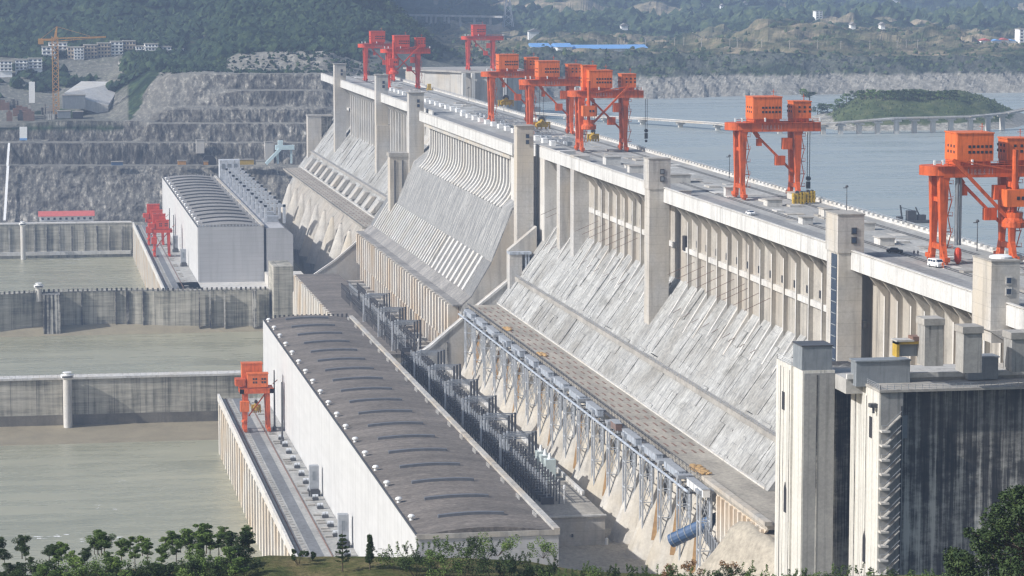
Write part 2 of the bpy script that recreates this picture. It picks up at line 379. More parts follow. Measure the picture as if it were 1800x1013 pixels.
# ================================================================ FAR BANK TERRAIN  (traced: pixel row, distance along the dam)
def col(*a): return list(a)
TC = {
 -60: [(395,2022),(292,2066),(289,2080),(252,2090),(248,2105),(226,2112),(222,2170),(160,2290),(135,2345),(100,2460),(80,2540),(40,2700),(-10,2900),(-80,3100),(-200,3500),(-230,7000)],
 100: [(390,2022),(292,2066),(289,2080),(252,2090),(248,2105),(212,2116),(208,2180),(165,2290),(135,2345),(104,2400),(88,2450),(70,2540),(30,2700),(-30,2900),(-100,3100),(-220,3500),(-250,7000)],
 190: [(390,2022),(292,2066),(289,2080),(252,2090),(248,2105),(213,2116),(209,2150),(150,2290),(125,2340),(104,2390),(86,2430),(65,2520),(20,2700),(-30,2900),(-100,3100),(-220,3500),(-250,7000)],
 230: [(390,2022),(292,2066),(289,2080),(252,2090),(248,2104),(213,2116),(205,2130),(150,2220),(122,2280),(104,2390),(86,2430),(60,2520),(0,2700),(-50,2900),(-110,3100),(-220,3500),(-250,7000)],
 262: [(390,2022),(292,2066),(289,2080),(252,2090),(249,2098),(218,2108),(214,2116),(160,2160),(130,2200),(104,2380),(88,2420),(60,2520),(0,2700),(-50,2900),(-110,3100),(-220,3500),(-250,7000)],
 300: [(390,2022),(292,2066),(289,2080),(252,2090),(249,2098),(218,2108),(215,2116),(190,2125),(187,2133),(130,2172),(124,2210),(108,2370),(88,2420),(60,2520),(0,2700),(-50,2900),(-110,3100),(-220,3500),(-250,7000)],
 360: [(390,2022),(292,2066),(289,2080),(252,2090),(249,2098),(218,2108),(215,2116),(190,2125),(187,2133),(128,2165),(122,2210),(108,2370),(84,2420),(50,2520),(0,2700),(-50,2900),(-110,3100),(-220,3500),(-250,7000)],
 420: [(388,2022),(292,2066),(289,2080),(252,2090),(249,2098),(218,2108),(215,2116),(190,2125),(187,2133),(160,2142),(157,2150),(130,2162),(126,2205),(95,2230),(70,2290),(40,2370),(0,2480),(-40,2600),(-110,3000),(-220,3500),(-250,7000)],
 500: [(388,2022),(294,2066),(289,2080),(252,2090),(249,2098),(218,2108),(215,2116),(190,2125),(187,2133),(160,2142),(157,2150),(130,2162),(126,2200),(93,2225),(82,2250),(58,2310),(40,2370),(0,2480),(-60,2600),(-110,3000),(-220,3500),(-250,7000)],
 570: [(388,2022),(300,2060),(289,2080),(252,2090),(249,2098),(218,2108),(215,2116),(190,2125),(187,2133),(160,2142),(157,2150),(130,2162),(126,2190),(90,2220),(86,2250),(60,2310),(40,2370),(-10,2480),(-60,2600),(-100,3000),(-200,3500),(-250,7000)],
 625: [(388,2030),(300,2070),(250,2110),(200,2130),(160,2160),(145,2180),(110,2220),(85,2280),(50,2340),(18,2440),(-12,2560),(10,2750),(0,4200),(-60,6000),(-160,7500)],
 670: [(388,2030),(300,2070),(250,2110),(200,2130),(160,2160),(146,2180),(118,2220),(90,2280),(62,2340),(35,2440),(14,2560),(30,2750),(24,3900),(0,4400),(-60,6000),(-160,7500)],
 720: [(388,2040),(300,2080),(250,2110),(200,2140),(165,2170),(150,2200),(125,2240),(98,2300),(72,2380),(58,2480),(52,2560),(78,2720),(66,3300),(30,4000),(0,4600),(-60,6000),(-160,7500)],
 750: [(388,2040),(300,2090),(250,2120),(200,2150),(165,2190),(145,2220),(125,2260),(104,2330),(92,2400),(84,2500),(80,2600),(76,2800),(64,3300),(34,4000),(0,4800),(-60,6000),(-160,7500)],
 800: [(300,2180),(250,2200),(205,2225),(170,2240),(140,2260),(118,2320),(98,2430),(86,2600),(76,2900),(66,3200),(44,3800),(10,4800),(-60,6000),(-160,7500)],
 900: [(300,2230),(250,2240),(212,2260),(176,2300),(150,2350),(118,2420),(97,2500),(86,2700),(76,3000),(68,3300),(44,3900),(10,4800),(-60,6000),(-160,7500)],
 1000: [(300,2260),(240,2290),(208,2320),(176,2380),(140,2440),(118,2480),(97,2540),(90,2700),(80,2950),(66,3300),(36,4000),(6,4800),(-60,6000),(-160,7500)],
 1150: [(300,2330),(210,2350),(176,2375),(140,2440),(118,2480),(95,2540),(90,2680),(82,2950),(66,3300),(40,4000),(8,4800),(-60,6000),(-160,7500)],
 1250: [(300,2350),(205,2370),(175,2395),(145,2440),(128,2470),(94,2540),(84,2700),(80,2900),(66,3300),(40,4000),(8,4800),(-60,6000),(-160,7500)],
 1340: [(300,2370),(200,2390),(170,2420),(145,2450),(128,2475),(94,2540),(82,2660),(60,2760),(54,2850),(60,3100),(40,3900),(8,4800),(-60,6000),(-160,7500)],
 1450: [(300,2400),(200,2410),(168,2440),(145,2460),(128,2485),(96,2550),(84,2640),(60,2760),(46,2850),(58,3100),(30,3900),(4,4800),(-60,6000),(-160,7500)],
 1560: [(300,2400),(200,2410),(166,2440),(145,2460),(128,2485),(96,2550),(84,2640),(64,2760),(54,2850),(60,3100),(30,3900),(4,4800),(-60,6000),(-160,7500)],
 1680: [(300,2400),(200,2410),(165,2440),(145,2460),(128,2485),(94,2550),(84,2640),(70,2720),(68,2800),(66,3100),(34,3900),(4,4800),(-60,6000),(-160,7500)],
 1760: [(300,2400),(200,2410),(165,2440),(148,2460),(128,2485),(96,2550),(91,2640),(84,2760),(78,2900),(66,3200),(34,3900),(4,4800),(-60,6000),(-160,7500)],
 1900: [(300,2400),(200,2410),(165,2440),(148,2460),(128,2485),(94,2550),(90,2640),(84,2760),(76,2900),(64,3200),(34,3900),(0,4800),(-60,6000),(-160,7500)],
}
keys = sorted(TC)
def zcol(k, Y):
    L = TC[k]
    if Y <= L[0][1]:
        p = ony(k, L[0][0], L[0][1]); return p.z - (L[0][1] - Y) * .3
    for (a, ya), (b, yb) in zip(L, L[1:]):
        if Y <= yb:
            t = (Y - ya) / (yb - ya); return ony(k, a, ya).z * (1 - t) + ony(k, b, yb).z * t
    return ony(k, L[-1][0], L[-1][1]).z
ys = [2010 + i * 2.0 for i in range(0, 110)] + [2230 + i * 6 for i in range(0, 62)] + [2602 + i * 16 for i in range(70)] + [3730 + i * 60 for i in range(60)]
NX = 460
tab = {k: np.array([zcol(k, y) for y in ys]) for k in keys}
verts = []; cols = []
kk = np.array(keys, float)
for i in range(NX):
    px = -60 + (1960.) * i / (NX - 1)
    j = min(max(np.searchsorted(kk, px) - 1, 0), len(kk) - 2)
    t = (px - kk[j]) / (kk[j + 1] - kk[j]); t = min(max(t, 0), 1)
    zz = tab[keys[j]] * (1 - t) + tab[keys[j + 1]] * t
    sl_ = np.gradient(zz, ys)
    d = ray(px, 100); u = d.x / d.y
    for jy, Y in enumerate(ys):
        X = u * Y; z = zz[jy]
        steep = min(1, max(0, (abs(sl_[jy]) - .35) * 1.6))
        n1 = fbm(X * .012, Y * .012, 3); n2 = fbm(X * .16, Y * .05, z * .10, 5)
        yy = Y
        if steep > 0 and Y < 2260 and px < 640:
            yy = Y - (n2 * .9 + abs(fbm(X * .03, 1.7, z * .02)) * 2.0) * steep
            z += n2 * .7 * steep
        far = min(1, max(0, (Y - 2250) / 500.))
        z += far * (n1 * 7 * (1 + far * 1.5) + fbm(X * .05, Y * .05, 9, 4) * 3)
        if Y > 3600: z += fbm(X * .0016 + 3, Y * .0011, 1, 4) * 70 * min(1, (Y - 3600) / 1200.) + abs(fbm(X * .004, Y * .003, 5)) * 40 * min(1, (Y - 3600) / 1200)
        elif px > 700 and 2370 < Y < 2560:
            z += n2 * 3.2; yy = Y + n2 * 5
        verts.append((u * yy, yy, z))
        # material masks: r rock, g bare earth, b pale rubble
        forest = 0.; rock = 0.; earth = 0.; pale = 0.
        if px < 640:
            rock = 1. if Y < 2205 and (px > 215 + (Y - 2108) * .72 + n2 * 8 or Y < 2112) else 0
            
            if rock == 0 and 2112 < Y and px < 225: rock = .72 if Y < 2440 and fbm(X * .02, Y * .02, 8) > -.25 else 0
            if px >= 262 and 2205 <= Y < 2232 and px > 400: rock = 1; pale = .35
            if 300 < px < 430 and 2370 < Y < 2800:   # track climbing the hillside
                tr = (Y - 2400) / 400.; c0 = 330 + tr * 150
                if abs(px - c0) < 20 - tr * 8: earth = .36
        else:
            if Y > 2330:
                if Y < 2560 and px > 760:
                    hh = (z - 150) / 30.
                    if hh < .55: rock = 1; pale = .8
                    else: rock = .35 if fbm(X * .02, Y * .02, 2) > -.1 else .1
                elif 2560 <= Y < 3250: earth = .47
            else: rock = .6
            if px > 740:
                e = fbm(X * .0045 + 1, Y * .0035, 7, 4)
                if Y > 3700 and e > .12 and 880 < px < 1200: earth = 1
                elif Y > 3500 and e > .28: earth = .7
                if 3350 < Y < 3700 and 790 < px < 910: earth = .9
                if 3350 < Y < 3800 and 1440 < px < 1500: earth = .9
                if 2700 < Y < 2900 and px > 1690: earth = .8
        cols.append((rock, earth, pale, 1))
ny = len(ys)
faces = [(i * ny + j, (i + 1) * ny + j, (i + 1) * ny + j + 1, i * ny + j + 1) for i in range(NX - 1) for j in range(ny - 1)]
def terrain_mat():
    t = NT('bank_terrain', .95, .1)
    at = t.n.new('ShaderNodeAttribute'); at.attribute_name = 'ground'; s = t.n.new('ShaderNodeSeparateColor'); t.L(at.outputs['Color'], s.inputs[0])
    f1 = t.noise(t.map((.05, .05, .05)), 1, 8, .8)
    green = t.ramp(f1, [(.34, (.007, .016, .013)), (.47, (.018, .036, .022)), (.58, (.05, .078, .034)), (.7, (.12, .13, .065))])
    tree = t.vor(t.map((.14, .14, .14)), 1, 'Distance')
    green = t.mix(.55, green, t.ramp(tree, [(.1, .85), (.6, .15)]), 'OVERLAY')
    r1 = t.noise(t.map((.30, .14, .045)), 1, 8, .78)
    rockc = t.ramp(r1, [(.37, (.03, .028, .028)), (.48, (.085, .08, .074)), (.57, (.20, .188, .165)), (.68, (.50, .47, .42))])
    r2 = t.noise(t.map((.5, .5, .2)), 1, 5, .75)
    rockc = t.mix(.5, rockc, t.ramp(r2, [(.3, .05), (.7, .95)]), 'OVERLAY')
    p1 = t.noise(t.map((.2, .2, .2)), 1, 5, .8)
    palec = t.ramp(p1, [(.38, (.09, .085, .075)), (.55, (.32, .30, .26)), (.68, (.70, .67, .60))])
    e1 = t.noise(t.map((.03, .03, .03)), 1, 5, .7)
    ec = t.ramp(e1, [(.35, (.12, .12, .065)), (.5, (.24, .205, .13)), (.7, (.48, .38, .27))])
    ec2 = t.noise(t.map((.02, .02, .02), (9, 9, 9)), 1, 5, .7)
    nz = t.sep(t.nrm)[2]
    flat = t.ramp(nz, [(.72, 0), (.9, 1)])
    bigv = t.noise(t.map((.012, .012, .02), (2, 2, 2)), 1, 4, .6)
    rockc = t.mix(.7, rockc, t.ramp(bigv, [(.36, .22), (.62, .82)]), 'OVERLAY')
    rk = t.mix(s.outputs[2], rockc, palec)
    bench = t.mix(t.math('MULTIPLY', flat, .45), rk, (.30, .29, .26))
    thr = t.math('ADD', s.outputs[1], t.math('MULTIPLY', t.math('SUBTRACT', ec2, .5), .9))
    c = t.mix(t.ramp(thr, [(.35, 0), (.6, 1)]), green, ec)
    c = t.mix(s.outputs[0], c, bench)
    t.bump(r1, .5, 2)
    return t.col(c)
M['terrain'] = terrain_mat()
me = bpy.data.meshes.new('far_bank'); me.from_pydata(verts, [], faces); me.update()
ca = me.color_attributes.new('ground', 'FLOAT_COLOR', 'POINT'); ca.data.foreach_set('color', np.array(cols, dtype=np.float32).ravel())
me.materials.append(M['terrain'])
fb = bpy.data.objects.new('far_bank_terrain', me); C.objects.link(fb); fb['kind'] = 'structure'
from mathutils.bvhtree import BVHTree
FBT = BVHTree.FromPolygons(verts, faces)
def hit(px, py, fallback=3000):
    d = ray(px, py).normalized(); h = FBT.ray_cast(EYE, d)
    return h[0] if h[0] is not None else ony(px, py, fallback)

# ================================================================ NEAR GROUND: plaza behind the powerhouse, viewer's hill
sheet('plaza_ground', 'earth', [(139, 560, 85.5), (262, 560, 85.5), (262, 1200, 85.5), (139, 1200, 85.5)])
m = MB(); m.box(-60, 84, 200, 640, 60, 84); nb = m.build('left_bank_ground', 'earth'); nb['kind'] = 'structure'
# viewer's hill with uneven rim
def grass_mat():
    t = NT('dry_grass', .95, .1)
    n = t.noise(t.map((.12, .12, .12)), 1, 6, .7)
    n2 = t.noise(t.map((1.6, 1.6, 1.6)), 1, 5, .8)
    c = t.ramp(n, [(.35, (.035, .055, .018)), (.5, (.09, .095, .035)), (.66, (.20, .16, .08))])
    c = t.mix(.6, c, t.ramp(n2, [(.3, .05), (.7, .95)]), 'OVERLAY')
    t.bump(n2, .8, .4)
    return t.col(c)
M['grass'] = grass_mat()
RIM = [(-300, 1030), (0, 1013), (120, 1008), (200, 1003), (400, 990), (470, 977), (560, 977), (700, 978), (820, 984), (1000, 1000), (1150, 1012), (1300, 1012), (1500, 1014), (1800, 1010), (2100, 1000)]
def rimy(px):
    for (a, ya), (b, yb) in zip(RIM, RIM[1:]):
        if px <= b: return ya + (yb - ya) * (px - a) / (b - a)
    return RIM[-1][1]
DR = 320.
def rimpt(px, dist=DR, dy=0):   # point of the rim: on the line of sight, at its own distance
    d = ray(px, rimy(px) + dy); return EYE + d * (dist / (d.x ** 2 + d.y ** 2) ** .5)
V = []; NXH = 150; prof = [(-220, -22), (-150, -9), (-90, -3), (-50, -.8), (-20, .0), (0, 0), (10, -3.5), (40, -17), (90, -45), (170, -95), (300, -135)]
def hillz(px, dd):
    p = rimpt(px); b = 0
    for (a, za), (c, zc) in zip(prof, prof[1:]):
        if a <= dd <= c: b = za + (zc - za) * (dd - a) / (c - a)
    return p.z + b
for i in range(NXH):
    px = -300 + 2500. * i / (NXH - 1); d = ray(px, 900); h = Vector((d.x, d.y, 0)).normalized()
    for a, _ in [(k, 0) for k in range(-220, 301, 5)]:
        q = h * (DR + a); z = hillz(px, a) + fbm(q.x * .08, q.y * .08, 2) * .5
        V.append((q.x, q.y, z))
nn = len(range(-220, 301, 5))
m = MB(); m.add(V, [(i * nn + j, (i + 1) * nn + j, (i + 1) * nn + j + 1, i * nn + j + 1) for i in range(NXH - 1) for j in range(nn - 1)])
hl = m.build('foreground_hill', 'grass', smooth=True); hl['kind'] = 'structure'
# ================================================================ THE DAM
dam = thing('concrete_dam', (240, 1200, 60), 'long straight concrete gravity dam with pale parapet, ribbed sloping face and wide crest', 'dam')
PX = 219.0
def zs_x(z): return 224 - .727 * (153 - z)
YN, YS0, YS1, YF = 560, 1190, 1476, 2030
YS2 = 1534
# near and far powerhouse sections : solid body with sloping downstream face
prof = [(227, 182.6), (227, 157), (zs_x(119.9), 119.9), (191, 104), (187, 84), (187, 60), (262, 60), (262, 182.6)]
m = MB(); m.prism(prof, 735, YS0 - 4); b = m.build('dam_body', 'slope', dam)
prof0 = [(231, 182.6), (231, 150), (236, 60), (262, 60), (262, 182.6)]
m = MB(); m.prism(prof0, YN, 735); m.build('dam_body', 'slope', dam)
m = MB(); m.prism(prof, YS2 + .1, YF); m.build('dam_body', 'slope', dam)
# raised penstock and block panels on the sloping face
def slabs(name, y0, y1, ztop, zbot, mat):
    m = MB(); y = y0
    rnd = random.Random(5)
    while y < y1:
        w = rnd.choice((3.2, 4.6, 6.4, 9.5)); w = min(w, y1 - y)
        h = rnd.choice((.1, .22, .25, .3, .45))
        zt = ztop + rnd.choice((0, 2.5, -3, -9)); zb = zbot if rnd.random() < .75 else zbot + rnd.choice((6, 12))
        if h > .2:
            m = MB(); p = [(zs_x(zt) - .05 + .3, zt), (zs_x(zb) + .3, zb), (zs_x(zb) - h * 1.2, zb), (zs_x(zt) - h * 1.2, zt)]
            m.prism(p, y + .15, y + w - .15); m.build(name, mat, dam)
        y += w
slabs('face_panel', 738, YS0 - 6, 153, 133.5, 'slope')
slabs('face_panel', 738, YS0 - 6, 130.5, 121, 'slope')
slabs('face_panel', YS2 + 12, YF - 5, 150, 133.5, 'slope')
# white slabs beside the far lower walk
for k in range(13):
    y = 1566 + k * 33.5; m = MB(); z0, z1 = 122.5, 129.2
    m.prism([(zs_x(z1) - .4, z1), (zs_x(z0) - .4, z0), (zs_x(z0) - 3.4, z0), (zs_x(z1) - 3.0, z1)], y, y + 11)
    m.build('penstock_block', 'conc', dam)
# lower inspection walk along the slope
for y0, y1 in ((742, YS0 - 8), (YS2 + 14, YF - 10)):
    m = MB(); x = zs_x(132); m.prism([(x + 1, 130.6), (x - 2.2, 130.6), (x - 2.2, 132.2), (x + 1.4, 132.2)], y0, y1)
    m.build('inspection_walk', 'conc_deck', dam)
    m = MB()
    y = y0
    while y < y1: m.bar((x - 2.1, y, 132.2), (x - 2.1, y, 133.3), .12); y += 4
    m.bar((x - 2.1, y0, 133.3), (x - 2.1, y1, 133.3), .1); m.bar((x - 2.1, y0, 132.8), (x - 2.1, y1, 132.8), .07)
    m.build('walk_railing', 'steel', dam)
# crest slab with road and strips
SEG = [(YN, YS0 + 2, 219.6), (YS0 + 2, YS1, 210.2), (YS1, YF, 217.2)]
for y0, y1, x in SEG:
    m = MB(); m.box(x, 262.5, y0, y1, 182.7, 185); m.build('crest_slab', 'crest', dam)
    m = MB(); m.box(x + .4, x + 11.5, y0 + .2, y1 - .2, 185.004, 185.02); m.build('crest_road', 'road', dam)
    m = MB()
    for xx in (235.4, 236.6, 254.4, 255.6): m.box(xx - .09, xx + .09, y0 + .5, y1 - .5, 185.02, 185.2)
    m.build('crane_rail', 'darksteel', dam)
    m = MB()
    yy = y0 + 5
    rr = random.Random(int(y0))
    while yy < y1 - 12:      # low hatches, covers and patches on the crest
        xx = rr.uniform(233, 251); ww = rr.uniform(2, 6); ll = rr.uniform(3, 9)
        m = MB(); m.box(xx, xx + ww, yy, yy + ll, 185.01, 185.01 + rr.choice((.06, .12, .35, .6))); yy += rr.uniform(5, 12)
        m.build('slot_cover', rr.choice(('conc_deck', 'conc', 'conc_clean')), dam)
    # parapet
    m = MB(); m.box(x - .4, x, y0 + (.0 if y0 > YN else 0), y1, 182.4, 187.0); m.box(x - .75, x - .4, y0, y1, 182.0, 186.6)
    m.build('parapet', 'conc_parapet', dam)
    m = MB(); m.box(x - .85, x + .12, y0 + .05, y1 - .05, 187.0, 187.22); m.build('parapet_coping', 'conc_clean', dam)
# upstream parapet: pale blocks with gaps
m = MB(); m.box(261.4, 262.3, YN, YF, 185, 185.7); m.build('upstream_kerb', 'conc_clean', dam)
m = MB(); y = 640.; nb_ = 0
while y < YF:
    m.box(261.3, 262.4, y, y + 2.6, 185.7, 186.4); y += 5.0; nb_ += 1
    if nb_ < 95: m.build('parapet_block', 'conc_clean', dam); m = MB()
o = m.build('parapet_block', 'conc_clean', dam); o['kind'] = 'stuff'
m = MB(); m.box(261.7, 261.9, YN, YF, 186.75, 186.9); m.build('upstream_handrail', 'steel', dam)
# upstream apron the reservoir laps on
m = MB(); m.prism([(262.5, 182.7), (262.5, 120), (272, 120), (266, 182.7)], YN, YF); m.build('upstream_face', 'conc', dam)

# recess wall behind the pillars, pillars, brackets, beam and openings
def pillar(y, x0=224., z0=150, th=1.15, par=219.2, ztop=182.0, mat='conc_clean'):
    m = MB()
    m.prism([(x0, z0), (x0, 176.2), (par + .3, 181.9), (par + .3, ztop - .05), (226.9, ztop - .05), (226.9, z0)], y, y + th)
    zf = z0 + 5.0
    ft = MB(); ft.prism([(x0 + .05, zf), (zs_x(z0 - 8) - .1, z0 - 8), (zs_x(z0 - 8) + 1.5, z0 - 9.5), (x0 + 1, z0 - 1)], y + .02, y + th - .02); ft.build('pillar_foot', 'conc_clean', dam)
    o = m.build('pillar', 'conc_wall', dam)
    f = MB(); f.box(x0 - .12, x0 - .01, y - .05, y + th * .72, z0 + 3, 176.3); f.build('pillar_face', 'conc_clean', dam)
    return o
pys = []
y = 618.
for a, b, n in ((612, 712, 9), (731, 934, 15), (952, 1092, 10)):
    for i in range(n): pys.append(a + (b - a) * (i + .62) / n)
pys += [1128, 1150, 1162]
for y in pys: pillar(y)
for a, b in ((604, 1168),):
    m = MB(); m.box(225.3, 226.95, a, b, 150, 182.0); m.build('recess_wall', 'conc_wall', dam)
m = MB(); m.box(224.35, 225.28, 728, 938, 165.4, 167.2); m.box(224.35, 225.28, 950, 1100, 165.4, 167.2); m.build('gallery_ledge', 'conc_clean', dam)
for a, b in ((728, 938), (950, 1100)):
    for y in [p for p in pys if a < p < b]:
        m = MB(); m.box(225.15, 225.28, y + 5.6, y + 7.2, 168.3, 170.5); m.build('gallery_opening', 'dark', dam)
m = MB(); m.box(224.0, 225.2, 934.0, 937.5, 166, 171); m.build('gallery_opening', 'dark', dam)
for i in range(40):      # thin ribs of the far section
    y = 1502 + i * 12.1
    if any(abs(y - q) < 9 for q in (1694, 1909)): continue
    m = MB(); m.prism([(221.4, 150), (221.4, 177.5), (217.6, 182.2), (226.8, 182.4), (226.8, 150)], y, y + 1.8); m.build('far_rib', 'conc_clean', dam)
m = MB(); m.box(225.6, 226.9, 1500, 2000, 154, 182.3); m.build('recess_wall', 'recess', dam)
m = MB(); m.box(223.2, 225.5, 1500, 2000, 165.5, 167.2); m.build('gallery_ledge', 'conc_clean', dam)
# two extra stair turrets by tower near the spillway
for y in (1104, 1133):
    m = MB(); m.prismz([(219.0, y), (225.5, y), (225.5, y + 7), (219.0, y + 7)], 147, 187.6); m.build('stair_turret', 'conc_tower', dam)
m = MB(); m.box(219.1, 231, 1168, 1189.5, 130, 182.3); m.build('corner_pier', 'conc_clean', dam)
# rusty rods standing out of the recess
for y0, n in ((1160, 2), (1085, 3), (1040, 3), (925, 6), (850, 3)):
    for k in range(n):
        for zz, L in ((163.5, 11), (150.5, 9)):
            y = y0 - k * 13.4
            m = MB(); m.bar((226.3, y, zz), (226.3 - L, y - 3, zz - 4.2), .13); m.build('rusty_rod', 'rustrod', dam)

# ---------------- spillway
def pf(off=0):
    return [(215 + off, 182), (215 + off, 171), (214 + off, 167.5), (212 + off, 163.8), (209 + off * .9, 160), (198 + off * .4, 137.2), (197.6 + off * .1, 136.6)]
body = [(222, 182.6), (221, 171), (214, 163), (208.8, 159), (199.6, 136.6)] + [(190.6, 121.6), (186.9, 118.2), (186.3, 117), (186.3, 70), (262, 70), (262, 182.6)]
m = MB(); m.prism(body, YS0 - 4, YS2); m.build('spillway_body', 'conc', dam)
up_ = [(215, 160), (207, 156), (204.3, 150.5), (200.5, 142.4), (198.0, 137.2)]
m = MB(); m.prism([(221, 170)] + [(213, 163.2), (208.4, 159.6), (199.3, 136.9), (199.8, 136.7), (222, 165)], YS0 - 3.8, YS2 - .2); m.build('spillway_face', 'spill', dam)
ncol = 32
for i in range(ncol):
    y = YS0 + 16 + (YS1 - YS0 - 26) * (i + .3) / ncol
    p = [(214, 181.6), (213.0, 179), (213.0, 169), (212.7, 166.6), (211.8, 164.2), (210.4, 162.0), (208.6, 160.0), (207.0, 158.4), (209, 158.2), (214, 163), (219.5, 168), (219.5, 181.6)]
    m = MB(); m.prism(p, y, y + 2.9); m.build('spillway_pier', 'conc_clean', dam)
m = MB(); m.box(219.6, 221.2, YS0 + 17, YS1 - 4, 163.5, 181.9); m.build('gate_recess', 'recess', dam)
m = MB(); m.box(211.5, 222, YS0 - 3, YS0 + 17, 155, 182); m.build('spillway_pier', 'conc_clean', dam)
m = MB(); m.box(211.0, 212.9, YS0 + 17, YS1 - 6, 179.5, 182.3); m.build('bridge_beam', 'conc_tower', dam)
# chute ridges (pale guide strips on the lower chute)
for i in range(42):
    if 9 <= i and (i - 9) * 6.9 + 118 > 330: break
    y = YS0 + 14 + (i * 11.5 if i < 9 else 9 * 11.5 + (i - 9) * 6.9)
    k = 1.9 if i < 9 else 1.15
    m = MB()
    m.prism([(199.9, 136.4), (191.0, 121.9), (189.6, 122.9), (198.6, 137.5)], y, y + 2.1 * k); m.build('chute_strip', 'conc_clean', dam)
m = MB(); m.prism([(199.7, 136.5), (190.7, 121.65), (190.3, 121.9), (199.2, 136.8)], YS0 - 3.9, YS2 - .1); m.build('chute_apron', 'apron', dam)
m = MB(); m.prism([(190.9, 121.7), (186.5, 117.9), (182.5, 117.9), (182.5, 118.6), (186.3, 118.6), (190.4, 122.1)], YS0 - 3.8, YS2 - .2); m.build('lip_deck', 'roof_far', dam)
# lip fins with stained wall
m = MB(); m.box(186.0, 186.25, YS0 + 2, YS2 - 1, 80, 117.8); m.build('stained_wall', concrete('concrete_orange_stained', (.20, .17, .14), .6, .3, warm=(.30, .17, .08)), dam)
for i in range(38):
    y = YS0 + 4 + (YS2 - YS0 - 6) * i / 38
    m = MB(); m.box(181.6, 186.2, y, y + 3.0, 102, 117.85); m.box(183.6, 186.2, y + .1, y + 2.4, 80, 102); m.build('lip_fin', 'conc_fin', dam)
for i in range(22):
    y = YS0 + 9 + (YS2 - YS0 - 14) * i / 22
    m = MB(); m.box(173.5, 183.5, y, y + 4.6, 91.8, 93.0); m.box(174.2, 175.2, y + .3, y + 1.3, 80, 91.8); m.build('outlet_platform', 'conc', dam)
# training walls
for y0, y1, off in ((YS0 - 14, YS0 - 4.2, -2), (YS2 + .2, YS2 + 9, -1)):
    m = MB(); m.prism([(214, 138 + off), (189, 118 + off), (171, 103 + off), (150, 88), (148, 84), (148, 60), (216, 60)], y0, y1); m.build('training_wall', 'conc', dam)
    m = MB(); m.prism([(214, 138.1 + off), (189, 118.1 + off), (171, 103.1 + off), (150, 88.1), (150, 89.3), (171, 104.3 + off), (189, 119.3 + off), (214, 139.3 + off)], y0 - .4, y0 + 1.6); m.build('wall_coping', 'conc_clean', dam)
m = MB()
for x, zt in ((160, 92), (178, 104)): m.box(x, x + .9, YS0 - 14.3, YS0 - 14.02, 70, zt)
m.build('wall_joint', 'conc_dark', dam)

